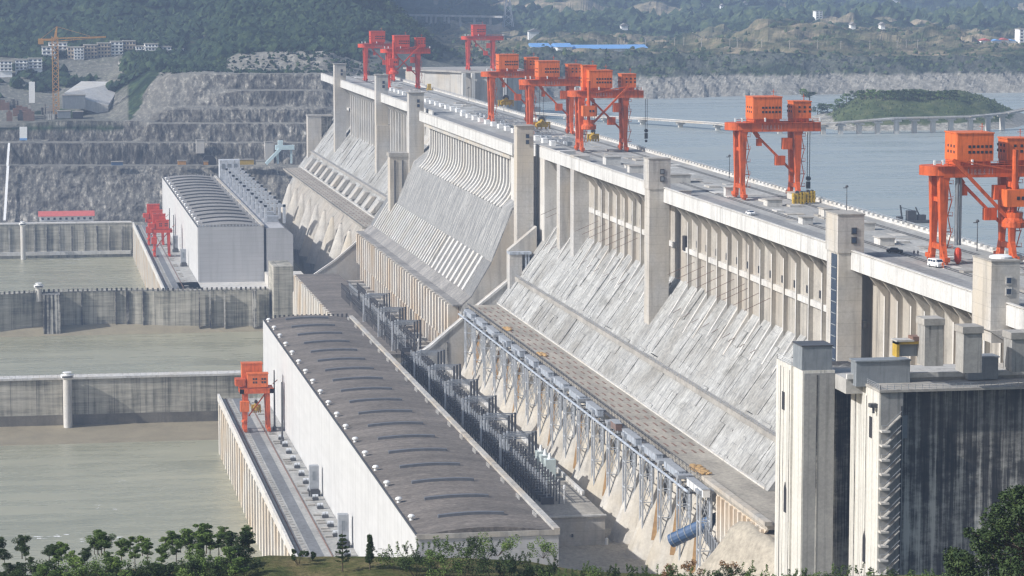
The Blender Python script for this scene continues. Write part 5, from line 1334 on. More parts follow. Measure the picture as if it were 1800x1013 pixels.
m = MB(); m.box(x2 + 4.7, x2 + 4.9, Y2 - .4, Y2 - .13, 55, ZT2 - 3); m.build('drain_pipe', 'dark', g)
m = MB(); m.box(x2 + 5.6, x2 + 6.8, Y2 + 1.9, Y2 + 2.38, 163.8, 168.6); m.build('blue_panel', 'bluegrey', g)
rail(g, [(x2 + .1, Y2 + L2 + 1), (x2 + .1, Y2 - .4), (x2 + 59, Y2 - .4)], ZT2 + .5, sp=1.5, mat='steel')
m = MB(); m.box(x2 - 1.6, x2 + .0, Y2 + 1, Y2 + 2.6, ZT2 - 3.4, ZT2 - 2.6); m.box(x2 - 1.0, x2 - .6, Y2 + 1.2, Y2 + 1.8, ZT2 - 4.6, ZT2 - 3.4); m.build('bracket', 'darksteel', g)
# rear parts: upper beam platform, blocks
g = thing('approach_platform', (185, 575, 170), 'long concrete platform behind the lift shafts', 'platform')
m = MB(); m.box(xl + 7.25, x2 + 70, 572, 590, 172, 175.2); m.build('slab', 'conc', g)
m = MB(); m.box(xl + 7.25, x2 + 70, 571.4, 572.2, 175.2, 176.3); m.build('parapet', 'conc_clean', g)
m = MB(); m.box(x2 + 2, x2 + 70, Y2 + L2 + 2.6, 571.3, 166, 173.4); m.build('lower_slab', 'conc_deck', g)
def blockpx(px0, px1, pyt, pyb, Y, lab, cap=True, th=5, nm='concrete_block', mat='conc_dark2'):
    a = ony(px0, pyb, Y); b = ony(px1, pyt, Y)
    g = thing(nm, ((a.x + b.x) / 2, Y, a.z), lab, 'block' if nm == 'concrete_block' else 'cabin')
    m = MB(); m.box(a.x, b.x, Y, Y + th, a.z - .5, b.z - (1.4 if cap else .3)); m.build('body' if nm == 'concrete_block' else 'walls', mat, g)
    m = MB(); m.box(a.x - .3, b.x + .2, Y - .3, Y + th + .3, b.z - (1.4 if cap else .3), b.z); m.build('cap', 'conc_deck' if cap else 'bluegrey', g)
    return g
blockpx(1625, 1659, 560, 640, 562, 'tall concrete block with dark cap, left of two near the yellow machine')
blockpx(1693, 1727, 574, 652, 556, 'tall stained concrete block with dark cap, right of two near the yellow machine')
blockpx(1778, 1830, 584, 650, 560, 'squat concrete block cut by the right edge of the picture')
blockpx(1505, 1600, 632, 676, Y2 + L2 * .5, 'grey blue sheet cabin behind the corner of the right lift shaft', False, 4, 'sheet_cabin', 'bluegrey')
blockpx(1702, 1755, 626, 664, Y2 + L2 * .5, 'grey blue sheet cabin on top of the right lift shaft', False, 4, 'sheet_cabin', 'bluegrey')
g = thing('yellow_machine', (195, 560, 176), 'ochre framed machine with pale roof on the shaft platform', 'machine')
a = ony(1576, 628, 566); b = ony(1622, 600, 566)
m = MB(); m.box(a.x, a.x + .6, 566, 569, a.z, b.z); m.box(b.x - .6, b.x, 566, 569, a.z, b.z); m.box(a.x, b.x, 566, 569, b.z - .6, b.z); m.build('frame', 'yellow', g)
m = MB(); m.box(a.x + .9, b.x - .8, 567, 569, a.z, b.z - .7); m.build('body', 'bluegrey', g)
m = MB(); m.box(a.x - .2, b.x - 2, 565.6, 569.4, b.z, b.z + .35); m.build('roof', 'conc', g)
m = MB(); m.box(b.x - 2.2, b.x + .3, 565.8, 569.2, b.z + .02, b.z + 1.0); m.build('hood', 'rustrod', g)
# blue tube and corrugated fence by the trestle
g = thing('conveyor_tube', (185, 760, 96), 'blue ribbed tube climbing to the near end of the trestle', 'tube')
A = Vector((onz(1180, 956, 86).x, 752, 87)); a = ony(1180, 951, 760); b = ony(1262, 912, 752)
m = MB(); m.tube(a, b, 2.0, 14); m.build('tube', 'bluetube', g)
for k in range(7):
    t = (k + .5) / 7; c = a.lerp(b, t); dv = (b - a).normalized(); m = MB(); m.tube(c - dv * .12, c + dv * .12, 2.12, 14); m.build('ring', 'bluegrey', g)
g = thing('sheet_fence', (186, 745, 90), 'grey corrugated sheet fence at the foot of the blue tube', 'fence')
a = ony(1238, 930, 744); b = ony(1260, 966, 735)
m = MB(); n = 8
for k in range(n):
    p = a.lerp(b, k / n); q = a.lerp(b, (k + .55) / n); m.prismx([(p.y, p.z - 3), (q.y, q.z - 3), (q.y, q.z + 1.2), (p.y, p.z + 1.2)], p.x, p.x + .4 + .3 * (k % 2))
    m.box(p.x, q.x + .3, min(p.y, q.y) - .6, max(p.y, q.y), p.z - 3, p.z + 1.2)
m.build('sheets', 'steel', g)
# ================================================================ MOUNDS AND ROAD IN FRONT (bottom right, behind the trees)
def mound(name, pts, z0, mat, amp=1.2):
    """pts: (px, py, Y) upper edge traced; drops forward"""
    V = []; n = len(pts)
    for (px, py, Y) in pts:
        p = ony(px, py, Y)
        for k, (dy, dz) in enumerate(((30, .2), (0, 0), (-12, -1.5), (-40, -4), (-90, -9), (-150, -20))):
            V.append((p.x, Y + dy, p.z + dz + fbm(p.x * .2, (Y + dy) * .1, 3) * amp * .4))
    m = MB(); m.add(V, [(i * 6 + j, i * 6 + j + 1, (i + 1) * 6 + j + 1, (i + 1) * 6 + j) for i in range(n - 1) for j in range(5)])
    m.f = [f[::-1] for f in m.f]
    o = m.build(name, mat, smooth=True); o['kind'] = 'structure'; return o
#mound('access_road', [(700, 972, 742), (890, 966, 742), (960, 962, 740), (1060, 959, 735), (1180, 953, 730), (1270, 946, 725), (1345, 940, 715), (1420, 935, 690)], 80, 'earth')
#mound('shaft_ground', [(1180, 990, 560), (1400, 985, 540), (1800, 990, 500), (2000, 990, 500)], 80, 'earth')
V = []; bx_ = [150 + i * 2.5 for i in range(27)]; by_ = [600 + j * 4 for j in range(40)]
for x in bx_:
    for y in by_:
        t1 = max(0, min(1, (x - 160) / 24.)); t2 = max(0, min(1, (757 - y) / 50.))
        z = 85.2 + 33 * t1 * t2 + fbm(x * .15, y * .08, 4) * 1.6 * min(1, t1 * t2 * 5)
        V.append((x, y, z))
m = MB(); m.add(V, [(i * 40 + j, (i + 1) * 40 + j, (i + 1) * 40 + j + 1, i * 40 + j + 1) for i in range(26) for j in range(39)])
o = m.build('earth_bank', 'earth', smooth=True); o['kind'] = 'structure'

# ================================================================ ISLAND + CAUSEWAY BRIDGE
V = []; nx, ny_ = 90, 46
for i in range(nx):
    px = 1395 + 430. * i / (nx - 1)
    for j in range(ny_):
        Y = 1880 + 240. * j / (ny_ - 1)
        u = (px - 1395) / 430.; v = j / (ny_ - 1)
        d = ray(px, 200); X = d.x / d.y * Y
        s = max(0, min(1, min(u * 5, (1 - u) * 3.2))) ; t = max(0, min(1, v * 3.4)) * max(0, min(1, (1 - v) * 5))
        top = 150 + 4.5 * min(1, u * 9) + 14 * min(1, max(0, (u - .16) * 6)) ** .8 * min(1, (1 - u) * 5)
        z = 147 + (top - 147) * (s * t) ** .7 + fbm(X * .07, Y * .07, 3) * 3.4 * s * t
        V.append((X, Y, z))
m = MB(); m.add(V, [(i * ny_ + j, (i + 1) * ny_ + j, (i + 1) * ny_ + j + 1, i * ny_ + j + 1) for i in range(nx - 1) for j in range(ny_ - 1)])
def island_mat():
    t = NT('island_ground', .95, .1)
    z = t.sep(t.pos)[2]; n = t.noise(t.map((.08, .08, .08)), 1, 6, .75)
    g_ = t.ramp(n, [(.35, (.03, .05, .02)), (.5, (.06, .082, .034)), (.68, (.13, .14, .07))])
    r_ = t.ramp(t.noise(t.map((.3, .3, .3)), 1, 4, .8), [(.35, (.13, .125, .11)), (.65, (.45, .43, .38))])
    f = t.ramp(t.math('ADD', t.math('DIVIDE', t.math('SUBTRACT', z, 150), 10), t.math('MULTIPLY', t.math('SUBTRACT', n, .5), 1.0)), [(.32, 0), (.42, 1)])
    return t.col(t.mix(f, r_, g_))
M['island'] = island_mat(); il = m.build('island', 'island', smooth=True); il['kind'] = 'structure'; IV = V[:]
IBT = BVHTree.FromPolygons(m.v, m.f)
def IH(px, py):
    for q in range(0, 60, 3):
        h = IBT.ray_cast(EYE, ray(px, py + q).normalized())[0]
        if h is not None and h.z > 150.5: return h
    return ony(px, py, 2000)
# bridge
bp = [(905, 197, 2110), (1000, 204, 2060), (1130, 209, 1990), (1260, 218, 1910), (1300, 222, 1880), (1400, 222, 1855), (1470, 217, 1850), (1570, 209, 1852), (1700, 206, 1860), (1765, 200, 1880), (1812, 190, 1910)]
pts = [ony(*p) for p in bp]
dense = []
for i in range(len(pts) - 1):
    for k in range(6): dense.append(pts[i].lerp(pts[i + 1], k / 6))
dense.append(pts[-1])
g = thing('causeway_bridge', pts[3], 'long low bridge on slender piers running over the reservoir to the green island', 'bridge')
m = MB()
for a, b in zip(dense, dense[1:]): m.bar((a.x, a.y, a.z), (b.x, b.y, b.z), 7, 1.0)
m.build('deck', 'conc', g)
m = MB()
for a, b in zip(dense, dense[1:]):
    m.bar((a.x - 1, a.y - 3.4, a.z + 1.1), (b.x - 1, b.y - 3.4, b.z + 1.1), .35, .5)
m.build('parapet', 'conc_clean', g)
for px, Y in [(955, 2085), (998, 2060), (1063, 2028), (1129, 1991), (1195, 1952), (1262, 1910), (1296, 1884), (1327, 1872), (1372, 1862), (1420, 1855), (1447, 1852), (1478, 1850), (1511, 1850), (1543, 1851), (1576, 1852), (1608, 1854), (1640, 1856), (1672, 1858), (1705, 1861), (1735, 1872), (1760, 1882)]:
    bi = min(range(len(dense)), key=lambda q: abs(dense[q].y - Y) + abs(dense[q].x - ony(px, 210, Y).x)); c = dense[bi]
    x = ony(px, 210, Y).x
    m = MB(); m.box(x - 1.5, x + 1.5, c.y - 1.6, c.y + 1.6, 147, c.z - 2); m.box(x - 3, x + 3, c.y - 2.6, c.y + 2.6, c.z - 2, c.z - .72); m.build('bridge_pier', 'conc_clean', g)

# intake block upstream with its own crane
g = thing('intake_block', (347, 2118, 150), 'separate concrete intake block on the far bank carrying one red crane', 'building')
m = MB(); m.prismz([(300, 2190), (308, 2140), (324, 2118), (330, 2096), (352, 2090), (372, 2096), (382, 2130), (382, 2200)], 120, 184); m.build('block', 'conc', g)
m = MB(); m.prismz([(298, 2190), (306, 2138), (322, 2116), (329, 2093), (352, 2087), (373, 2093), (384, 2128), (384, 2200)], 184, 185.3); m.build('top_slab', 'conc_deck', g)
for x in (329, 336, 350, 360): 
    m = MB(); m.box(x, x + 2.4, 2086, 2092, 130, 184); m.build('pier_rib', 'conc_clean', g)
m = MB(); m.box(375, 390, 2095, 2097, 146, 158); m.box(372, 392, 2094, 2098, 163, 165); m.build('side_frame', 'conc_clean', g)

# ================================================================ BUILDINGS
def house(px0, px1, pyt, pyb, Y, lab, mat='house', floors=4, cols=6, depth=14, roof='conc_deck', grp='white houses of the hillside village'):
    a = ony(px0, pyb, Y); b = ony(px1, pyt, Y); h = b.z - a.z
    g = thing('village_house', ((a.x + b.x) / 2, Y, a.z), lab, 'building', grp)
    m = MB(); m.box(a.x, b.x, Y, Y + depth, a.z - 8, b.z); m.build('wall', mat, g)
    m = MB(); m.box(a.x - .4, b.x + .4, Y - .4, Y + depth + .4, b.z, b.z + .7); m.build('roof', roof, g)
    W = b.x - a.x
    for f in range(floors):
        m = MB()
        for c in range(cols):
            x = a.x + W * (c + .5) / cols; z = a.z + h * (f + .35) / floors
            m.box(x - W / cols * .28, x + W / cols * .28, Y - .12, Y + .01, z, z + h / floors * .48)
        m.build('windows', 'glass', g)
        m = MB(); z = a.z + h * (f + .2) / floors; m.box(a.x - .2, b.x + .2, Y - 1.0, Y - .02, z - .15, z + .15); m.build('balcony', mat, g)
    return g
HS = [(74, 97, 83, 104, 2395, 'white village block left of the yellow tower crane mast', 'house', 3, 3), (86, 118, 76, 100, 2410, 'stepped white village block behind the yellow tower crane mast', 'house', 4, 4),
      (119, 130, 84, 104, 2398, 'narrow beige village house right of the crane mast', 'house2', 3, 2), (130, 147, 84, 105, 2395, 'white balconied house right of the narrow beige one', 'house', 4, 3),
      (148, 171, 80, 104, 2400, 'beige and white block left of the long central blocks', 'house2', 4, 4), (172, 194, 77, 103, 2402, 'beige block with blue shop fronts', 'house2', 4, 4), (195, 216, 74, 102, 2404, 'tallest white block with long balconies', 'house', 5, 3),
      (217, 238, 73, 103, 2406, 'plain beige block right of the tallest white block', 'house2', 4, 4), (239, 254, 82, 103, 2400, 'white balconied house right of the plain beige block', 'house', 3, 3), (255, 278, 78, 102, 2398, 'white house with dark roof tanks', 'house', 4, 4),
      (279, 301, 83, 102, 2402, 'right end bright white house of the village row', 'house', 3, 3), (305, 323, 86, 98, 2410, 'small white house with arched gable at the right end', 'house', 2, 2),
      (0, 21, 108, 126, 2345, 'small white house at the left edge of the picture', 'house', 3, 3), (27, 48, 106, 124, 2350, 'second small white house from the left edge', 'house', 3, 3), (50, 74, 104, 121, 2352, 'third small white house from the left edge', 'house', 3, 3),
      (210, 244, 111, 119, 2330, 'low white shed below the village row', 'house', 1, 5)]
for h in HS: house(*h)
a = hit(1440, 34); house(1434, 1446, 20, 33, a.y, 'lone white tower house on the far hillside', 'house', 4, 2, 14, 'conc_deck', None)
house(1792, 1815, 52, 75, hit(1795, 76).y, 'white block at the far right edge', 'house', 4, 3, 14, 'conc_deck', None)
rr = random.Random(3)
for k, (px, py, Y, w_) in enumerate(((940, 63, 3300, 14), (1098, 53, 3700, 8), (1233, 14, 4300, 6), (1270, 16, 4300, 5), (1310, 12, 4350, 7), (1495, 4, 4600, 10), (1574, 5, 4600, 8), (1552, 52, 3500, 5), (1500, 52, 3500, 5))):
    p = hit(px, py, Y); Y = p.y; w_ *= .5
    g = thing('farm_house', p, 'tiny white farm house on the far hillside, %s from the left' % ORD[k], 'building', 'tiny far farm houses')
    m = MB(); m.box(p.x - w_, p.x + w_, Y, Y + 8, p.z - 6, p.z + 5); m.build('wall', 'house', g)
    m = MB(); m.prism([(p.x - w_ - 1, p.z + 5), (p.x + w_ + 1, p.z + 5), (p.x, p.z + 8)], Y - 1, Y + 9); m.build('roof', 'roof_far', g)
# blue roofed sheds
for px0, px1, py, Y, lab in ((938, 968, 83, 2660, 'small blue roofed shed on the far bank, leftmost'), (980, 1006, 83, 2650, 'small blue roofed shed on the far bank, middle one'), (1008, 1138, 86, 2660, 'very long blue roofed shed on the far bank')):
    a = ony(px0, py, Y); b = ony(px1, py, Y)
    g = thing('blue_shed', (a.x, Y, a.z - 4), lab, 'shed')
    m = MB(); m.box(a.x, b.x, Y, Y + 36, a.z - 8, a.z); m.build('wall', 'house', g)
    m = MB(); m.prismx([(Y - 2, a.z), (Y + 38, a.z), (Y + 18, a.z + 3.4)], a.x - 1, b.x + 1); m.build('roof', 'blueroof', g)
for k, (px, py) in enumerate(((1733, 72), (1752, 73), (1765, 71), (1778, 73))):
    p = hit(px, py + 2); Y = p.y; g = thing('far_shed', p, 'tiny shed in the bright cluster on the far right bank, %s from left' % ORD[k], 'shed')
    m = MB(); m.box(p.x - 5, p.x + 5, Y, Y + 9, p.z - 6, p.z + 1.5); m.build('wall', 'house', g)
    m = MB(); m.prism([(p.x - 6, p.z + 1.5), (p.x + 6, p.z + 1.5), (p.x, p.z + 3.5)], Y - 1, Y + 10); m.build('roof', 'blueroof' if k % 2 else 'redroof', g)
# viaduct
a = ony(692, 26, 3500); b = ony(884, 30, 3450)
g = thing('viaduct', a, 'distant white road viaduct on thin piers across the valley', 'bridge')
m = MB(); m.bar(a, b, 9, 2.4); m.build('deck', 'conc_clean', g)
for px, bot in ((708, 40), (731, 46), (750, 56), (758, 44), (766, 49), (782, 50), (789, 40), (809, 43), (834, 38), (862, 36)):
    t = (px - 692) / 192.; p = a.lerp(b, t); q = ony(px, bot + 6, p.y)
    m = MB(); m.box(p.x - 1.3, p.x + 1.3, p.y - 2, p.y + 2, q.z, p.z - 1); m.build('pier', 'conc_clean', g)
p = ony(893, 40, 3500)
g = thing('lattice_pylon', p, 'tall faint lattice pylon at the right end of the viaduct', 'pylon')
m = MB()
for sx, sy in ((-1, -1), (1, -1), (1, 1), (-1, 1)): m.bar((p.x + sx * 6, p.y + sy * 6, p.z - 5), (p.x + sx * .7, p.y + sy * .7, p.z + 42), .8)
for k in range(6):
    r = 6 - 5.3 * k / 6; r2 = 6 - 5.3 * (k + 1) / 6; z1 = p.z - 5 + 47 * k / 6; z2 = p.z - 5 + 47 * (k + 1) / 6
    m.bar((p.x - r, p.y - r, z1), (p.x + r2, p.y - r2, z2), .5); m.bar((p.x + r, p.y - r, z1), (p.x - r2, p.y - r2, z2), .5)
m.build('tower', 'steel', g)
m = MB()
for z in (30, 36, 41): m.bar((p.x - 8, p.y, p.z + z), (p.x + 8, p.y, p.z + z), .6)
m.build('cross_arm', 'steel', g)
for k, (px, py) in enumerate(((1051, 72), (1090, 73), (1098, 73), (1135, 74), (1186, 74), (1202, 74), (1233, 76), (1283, 76), (1296, 78), (1329, 78), (1339, 78), (1388, 80), (1437, 80), (1478, 80), (1529, 80), (1577, 80), (1593, 78), (1613, 78))):
    p = hit(px, py + 6); Y = p.y
    m = MB(); m.tube((p.x, Y, p.z - 4), (p.x, Y, p.z + 8), .32, 5, .2); m.box(p.x - 1.1, p.x + 1.1, Y - .2, Y + .2, p.z + 6.8, p.z + 7.3)
    tag(m.build('utility_pole', 'conc', off=(p.x, Y, p.z)), 'thin pale utility pole on the far bank, %s from the left end of the line' % ordn(k), 'pole', 'utility poles along the far bank')
# yellow tower crane
p = ony(99, 208, 2180)
M['craney'] = plain('faded_orange_paint', (.50, .25, .06), .6, .2)
g = thing('tower_crane', p, 'tall faded orange tower crane in front of the village', 'crane')
m = MB(); s = 2.2; top = ony(99, 70, 2180).z
z = p.z - 2
while z < top:
    for sx, sy in ((-1, -1), (1, -1), (1, 1), (-1, 1)): m.bar((p.x + sx * s, p.y + sy * s, z), (p.x + sx * s, p.y + sy * s, z + 4), .6)
    m.bar((p.x - s, p.y - s, z), (p.x + s, p.y - s, z + 4), .5); m.bar((p.x + s, p.y - s, z), (p.x - s, p.y - s, z + 4), .5); m.bar((p.x - s, p.y - s, z), (p.x - s, p.y + s, z + 4), .5)
    z += 4
m.build('mast', 'craney', g)
jr = ony(186, 65, 2180); jl = ony(67, 70, 2180); ap = ony(100, 47, 2180)
m = MB(); m.bar((p.x, 2180, top + 1), (jr.x, 2180, jr.z), 1.2, .9); m.bar((p.x, 2180, top - 1.2), (jr.x, 2180, jr.z - .3), .6); m.build('jib', 'craney', g)
m = MB(); m.bar((p.x, 2180, top), (jl.x, 2180, top), 1.8, 1.6); m.box(jl.x, jl.x + 4, 2178, 2182, top - 3.4, top); m.build('counter_jib', 'craney', g)
m = MB(); m.bar((p.x, 2180, top), (ap.x, 2180, ap.z), 2.4, 2, 1, 1); m.build('apex', 'craney', g)
m = MB(); m.bar((ap.x, 2180, ap.z), (jr.x - 12, 2180, jr.z + .6), .25); m.bar((ap.x, 2180, ap.z), (jl.x + 2, 2180, top + .6), .25); m.build('tie_rod', 'craney', g)
# light blue gantry, ramp sheds and site clutter
a = ony(484, 288, 2055); b = ony(517, 255, 2055)
g = thing('site_gantry', (a.x, 2055, a.z), 'light blue portal gantry on the quarry road', 'gantry')
m = MB(); m.box(a.x, b.x, 2053, 2056, b.z - 3.4, b.z); m.build('beam', 'skyblue', g)
m = MB(); m.box(b.x - 3, b.x - 1.4, 2054, 2056, a.z, b.z - 3.4); m.box(a.x + 1, a.x + 2.6, 2054, 2056, a.z, b.z - 3.4); m.build('leg', 'skyblue', g)
m = MB(); m.bar((a.x + 3.4, 2053.5, b.z - 3), (a.x - 7, 2053.5, a.z), 2.2); m.build('stair_arm', 'skyblue', g)
m = MB(); m.box(a.x + 2, a.x + 5.5, 2053, 2056, b.z, b.z + 3.4); m.build('winch_house', 'skyblue', g)
def sitebox(px0, px1, pyt, pyb, Y, mat, lab, nm, cat, d=4):
    a = ony(px0, pyb, Y); b = ony(px1, pyt, Y)
    g = thing(nm, ((a.x + b.x) / 2, Y, a.z), lab, cat)
    m = MB(); m.box(a.x, b.x, Y, Y + d, a.z, b.z); m.build('body', mat, g)
    m = MB(); m.box(a.x - .3, b.x + .3, Y - .3, Y + d + .3, b.z, b.z + .5); m.build('lid', 'conc_deck' if mat != 'redroof' else mat, g); return g
sitebox(415, 446, 281, 290, 2056, 'yellow', 'long yellow site container on the quarry road', 'site_container', 'container')
sitebox(450, 466, 283, 290, 2056, 'leaf_shed', 'cream site hut between the yellow container and the blue gantry', 'site_hut', 'hut')
sitebox(313, 327, 283, 290, 2057, 'craney', 'small orange machine on the quarry road', 'site_machine', 'machine')
sitebox(196, 216, 285, 291, 2057, 'bluetube', 'small blue machine on the quarry road below the cliff', 'site_machine', 'machine')
sitebox(358, 366, 284, 290, 2057, 'craney', 'tiny orange box at the tunnel mouth', 'site_machine', 'machine')
sitebox(345, 359, 247, 270, 2082, 'conc_clean', 'square concrete portal halfway up the cliff', 'cliff_portal', 'portal')
sitebox(466, 481, 250, 288, 2080, 'conc_clean', 'pair of pale concrete posts beside the blue gantry', 'cliff_post', 'post')
a = ony(368, 290, 2060)
m = MB(); m.prism([(a.x - 5, a.z), (a.x - 5, a.z + 4), (a.x - 3, a.z + 7), (a.x + 2, a.z + 7), (a.x + 5, a.z + 4), (a.x + 5, a.z)], 2058, 2062); tag(m.build('tunnel_mouth', 'dark', off=a), 'dark tunnel mouth at the foot of the cliff bench', 'tunnel')
g = thing('red_roof_house', onz(110, 395, 84), 'long low white house with red roof on the far guide wall', 'building')
a = ony(70, 396, 2008); b = ony(164, 388, 2008)
m = MB(); m.box(a.x, b.x, 2008, 2016, 84.6, a.z + 3.6 if a.z > 84 else 88); m.build('wall', 'house', g)
m = MB(); zt = 88.2; m.prismx([(2006.5, zt), (2017.5, zt), (2014, zt + 3.2), (2010, zt + 3.2)], a.x - 1, b.x + 1); m.build('roof', 'redroof', g)
m = MB()
for k in range(9): x = a.x + 2 + k * (b.x - a.x - 4) / 8; m.box(x - .8, x + .8, 2007.9, 2008.05, 85.6, 87.2)
m.build('windows', 'glass', g)
# white chute strips on the cliff and banner boards
for (x0, y0), (x1, y1), w_, Y0, Y1, lab, mt in (((16, 252), (13, 292), 1.6, 2094, 2068, 'white drainage chute on the cliff bench at left, upper length', 'white'), ((14, 292), (8, 388), 1.8, 2062, 2020, 'white drainage chute on the cliff at left, lower length', 'white'),
                                        ((41, 223), (41, 243), 5.5, 2100, 2099, 'white and blue board standing on the upper cliff bench', 'white'), ((56, 144), (56, 181), 4.6, 2228, 2226, 'tall white board standing on the construction site', 'white')):
    a = ony(x0, y0, Y0 - 4); b = ony(x1, y1, Y1 - 4)
    g = thing('cliff_chute' if w_ < 3 else 'site_board', b, lab, 'chute' if w_ < 3 else 'board')
    m = MB(); m.bar(a, b, w_, .6); m.build('strip' if w_ < 3 else 'panel', mt, g)
    if w_ > 5:
        m = MB(); m.box(b.x - w_ / 2, b.x + w_ / 2, b.y - .6, b.y + .6, b.z - 1.6, b.z); m.build('blue_foot', 'blueroof', g)
# concrete ramp with shed on the site
a = [ony(*q) for q in ((143, 143, 2290), (215, 144, 2290), (190, 186, 2180), (112, 164, 2180))]
m = MB(); m.add([(v.x, v.y, v.z) for v in a] + [(v.x, v.y, v.z - 8) for v in a], [(0, 1, 2, 3), (3, 2, 6, 7), (2, 1, 5, 6), (0, 3, 7, 4)]); m.f[0] = m.f[0][::-1]
tag(m.build('concrete_ramp', 'conc_clean', off=a[3]), 'pale sloping concrete apron on the construction site', 'ramp')
sitebox(110, 150, 168, 192, 2172, 'bluegrey', 'dark gabled shed under the pale concrete apron', 'site_shed', 'shed', 12)
sitebox(101, 124, 196, 208, 2150, 'bluegrey', 'grey green hut at the foot of the tower crane', 'site_hut', 'hut', 8)
sitebox(128, 146, 197, 208, 2150, 'dark', 'dark open shed right of the crane foot', 'site_shed', 'shed', 8)
rr = random.Random(12)
for k in range(14):
    px = rr.uniform(2, 92); py = rr.uniform(184, 206); Y = 2150 + (206 - py) * 3.4
    p = ony(px, py, Y); m = MB(); w_ = rr.uniform(2, 6); m.box(p.x - w_, p.x + w_, Y, Y + 4, p.z - 4, p.z + rr.uniform(1, 3)); m.box(p.x - w_ * .5, p.x + w_ * .4, Y + 1, Y + 3, p.z + 1, p.z + 4)
    tag(m.build('material_stack', rr.choice(['rustrod', 'bluegrey', 'conc_dark', 'darksteel', 'conc_deck']), off=p), 'dark stack of building material in the yard left of the tower crane, %s one' % ordn(k), 'material stack', 'stacks of building material in the site yard')
# boat
p = onz(1605, 392, 150)
g = thing('work_boat', p, 'small dark work boat moored against the upstream face', 'boat')
m = MB(); m.prismz([(p.x - 9, p.y - 2), (p.x + 6, p.y - 2.4), (p.x + 9, p.y), (p.x + 6, p.y + 2.4), (p.x - 9, p.y + 2)], 149.5, 151.2); m.build('hull', 'darksteel', g)
m = MB(); m.box(p.x - 3, p.x + 1, p.y - 1.6, p.y + 1.6, 151.2, 155.5); m.box(p.x + 2, p.x + 5.5, p.y - 1.4, p.y + 1.4, 151.2, 153.6); m.box(p.x - 7.5, p.x - 5, p.y - 1.4, p.y + 1.4, 151.2, 153); m.build('cabin', 'darksteel', g)
m = MB(); m.bar((p.x - 5, p.y, 151), (p.x - 6, p.y, 158), .6); m.bar((p.x + 4, p.y, 151), (p.x + 1, p.y, 157), .5); m.bar((p.x - 6, p.y, 157), (p.x + 2, p.y, 155), .2); m.build('derrick', 'darksteel', g)

# ================================================================ TREES
def leaf_mat(name, c, c2):
    t = NT(name, .7, .2)
    n = t.noise(t.map((.6, .6, .6)), 1, 3, .7)
    o = t.ramp(n, [(.35, c), (.65, c2)])
    t.b.inputs['Subsurface Weight'].default_value = 0
    return t.col(o)
M['leaf_a'] = leaf_mat('leaves_mid_green', (.06, .105, .024), (.12, .18, .045))
M['leaf_b'] = leaf_mat('leaves_dark_green', (.022, .042, .015), (.055, .085, .026))
M['leaf_c'] = leaf_mat('leaves_light_green', (.09, .15, .035), (.17, .24, .06))
M['leaf_r'] = leaf_mat('leaves_rusty', (.18, .09, .04), (.26, .16, .08))
def leaves(m, c, r, n, s, rnd, flat=.8):
    for _ in range(n):
        while True:
            v = Vector((rnd.uniform(-1, 1), rnd.uniform(-1, 1), rnd.uniform(-1, 1)))
            if .25 < v.length < 1: break
        q = Vector(c) + Vector((v.x * r, v.y * r, v.z * r * flat))
        a = Vector((rnd.gauss(0, 1), rnd.gauss(0, 1), rnd.gauss(0, .6))).normalized(); b = a.orthogonal().normalized(); b.rotate(Matrix.Rotation(rnd.uniform(0, 6.28), 3, a))
        k = s * rnd.uniform(.6, 1.3)
        m.add([q - a * k, q + b * k * .5, q + a * k, q - b * k * .5], [(0, 1, 2, 3)])
def tree_proto(seed, h, spread, mat, name='broadleaf_tree', nl=3000, ls=.13, trunk=.30, clumps=15):
    rnd = random.Random(seed); g = thing(name, (0, 0, 0), 'x', 'tree')
    m = MB(); p = Vector((0, 0, -.6)); top = Vector((rnd.uniform(-.15, .15), 0, h * .8))
    m.tube(p, top, .09 * h / 4.5, 7, .03); ends = []
    for i in range(clumps):
        z = h * (trunk + (1 - trunk) * (i + .3) / clumps * .95); ang = rnd.uniform(0, 6.28); rr_ = spread * (1 - abs((z / h - .62)) * 1.3) * rnd.uniform(.2, 1.05)
        e = Vector((cos(ang) * rr_, sin(ang) * rr_, z)); m.tube((0, 0, z * .72), e, .035, 5, .012); ends.append((e, spread * rnd.uniform(.22, .55)))
    m.build('trunk', 'bark', g)
    m = MB(); ends.append((Vector((0, 0, h * .9)), spread * .3))
    for e, r in ends: leaves(m, e, r, int(nl / len(ends)), ls, rnd)
    m.build('crown', mat, g); return g
protos = [tree_proto(1, 3.9, 1.15, 'leaf_a', ls=.11), tree_proto(2, 3.6, 1.3, 'leaf_b', ls=.11), tree_proto(3, 3.2, 1.0, 'leaf_c', ls=.12), tree_proto(4, 4.3, 1.3, 'leaf_a', nl=3400, ls=.11), tree_proto(5, 3.8, 1.15, 'leaf_b', ls=.12)]
rnd = random.Random(11)
first = [True] * 5
tl = 0
xs = []
px = -8
while px < 440: xs.append(px); px += rnd.uniform(5.5, 9)
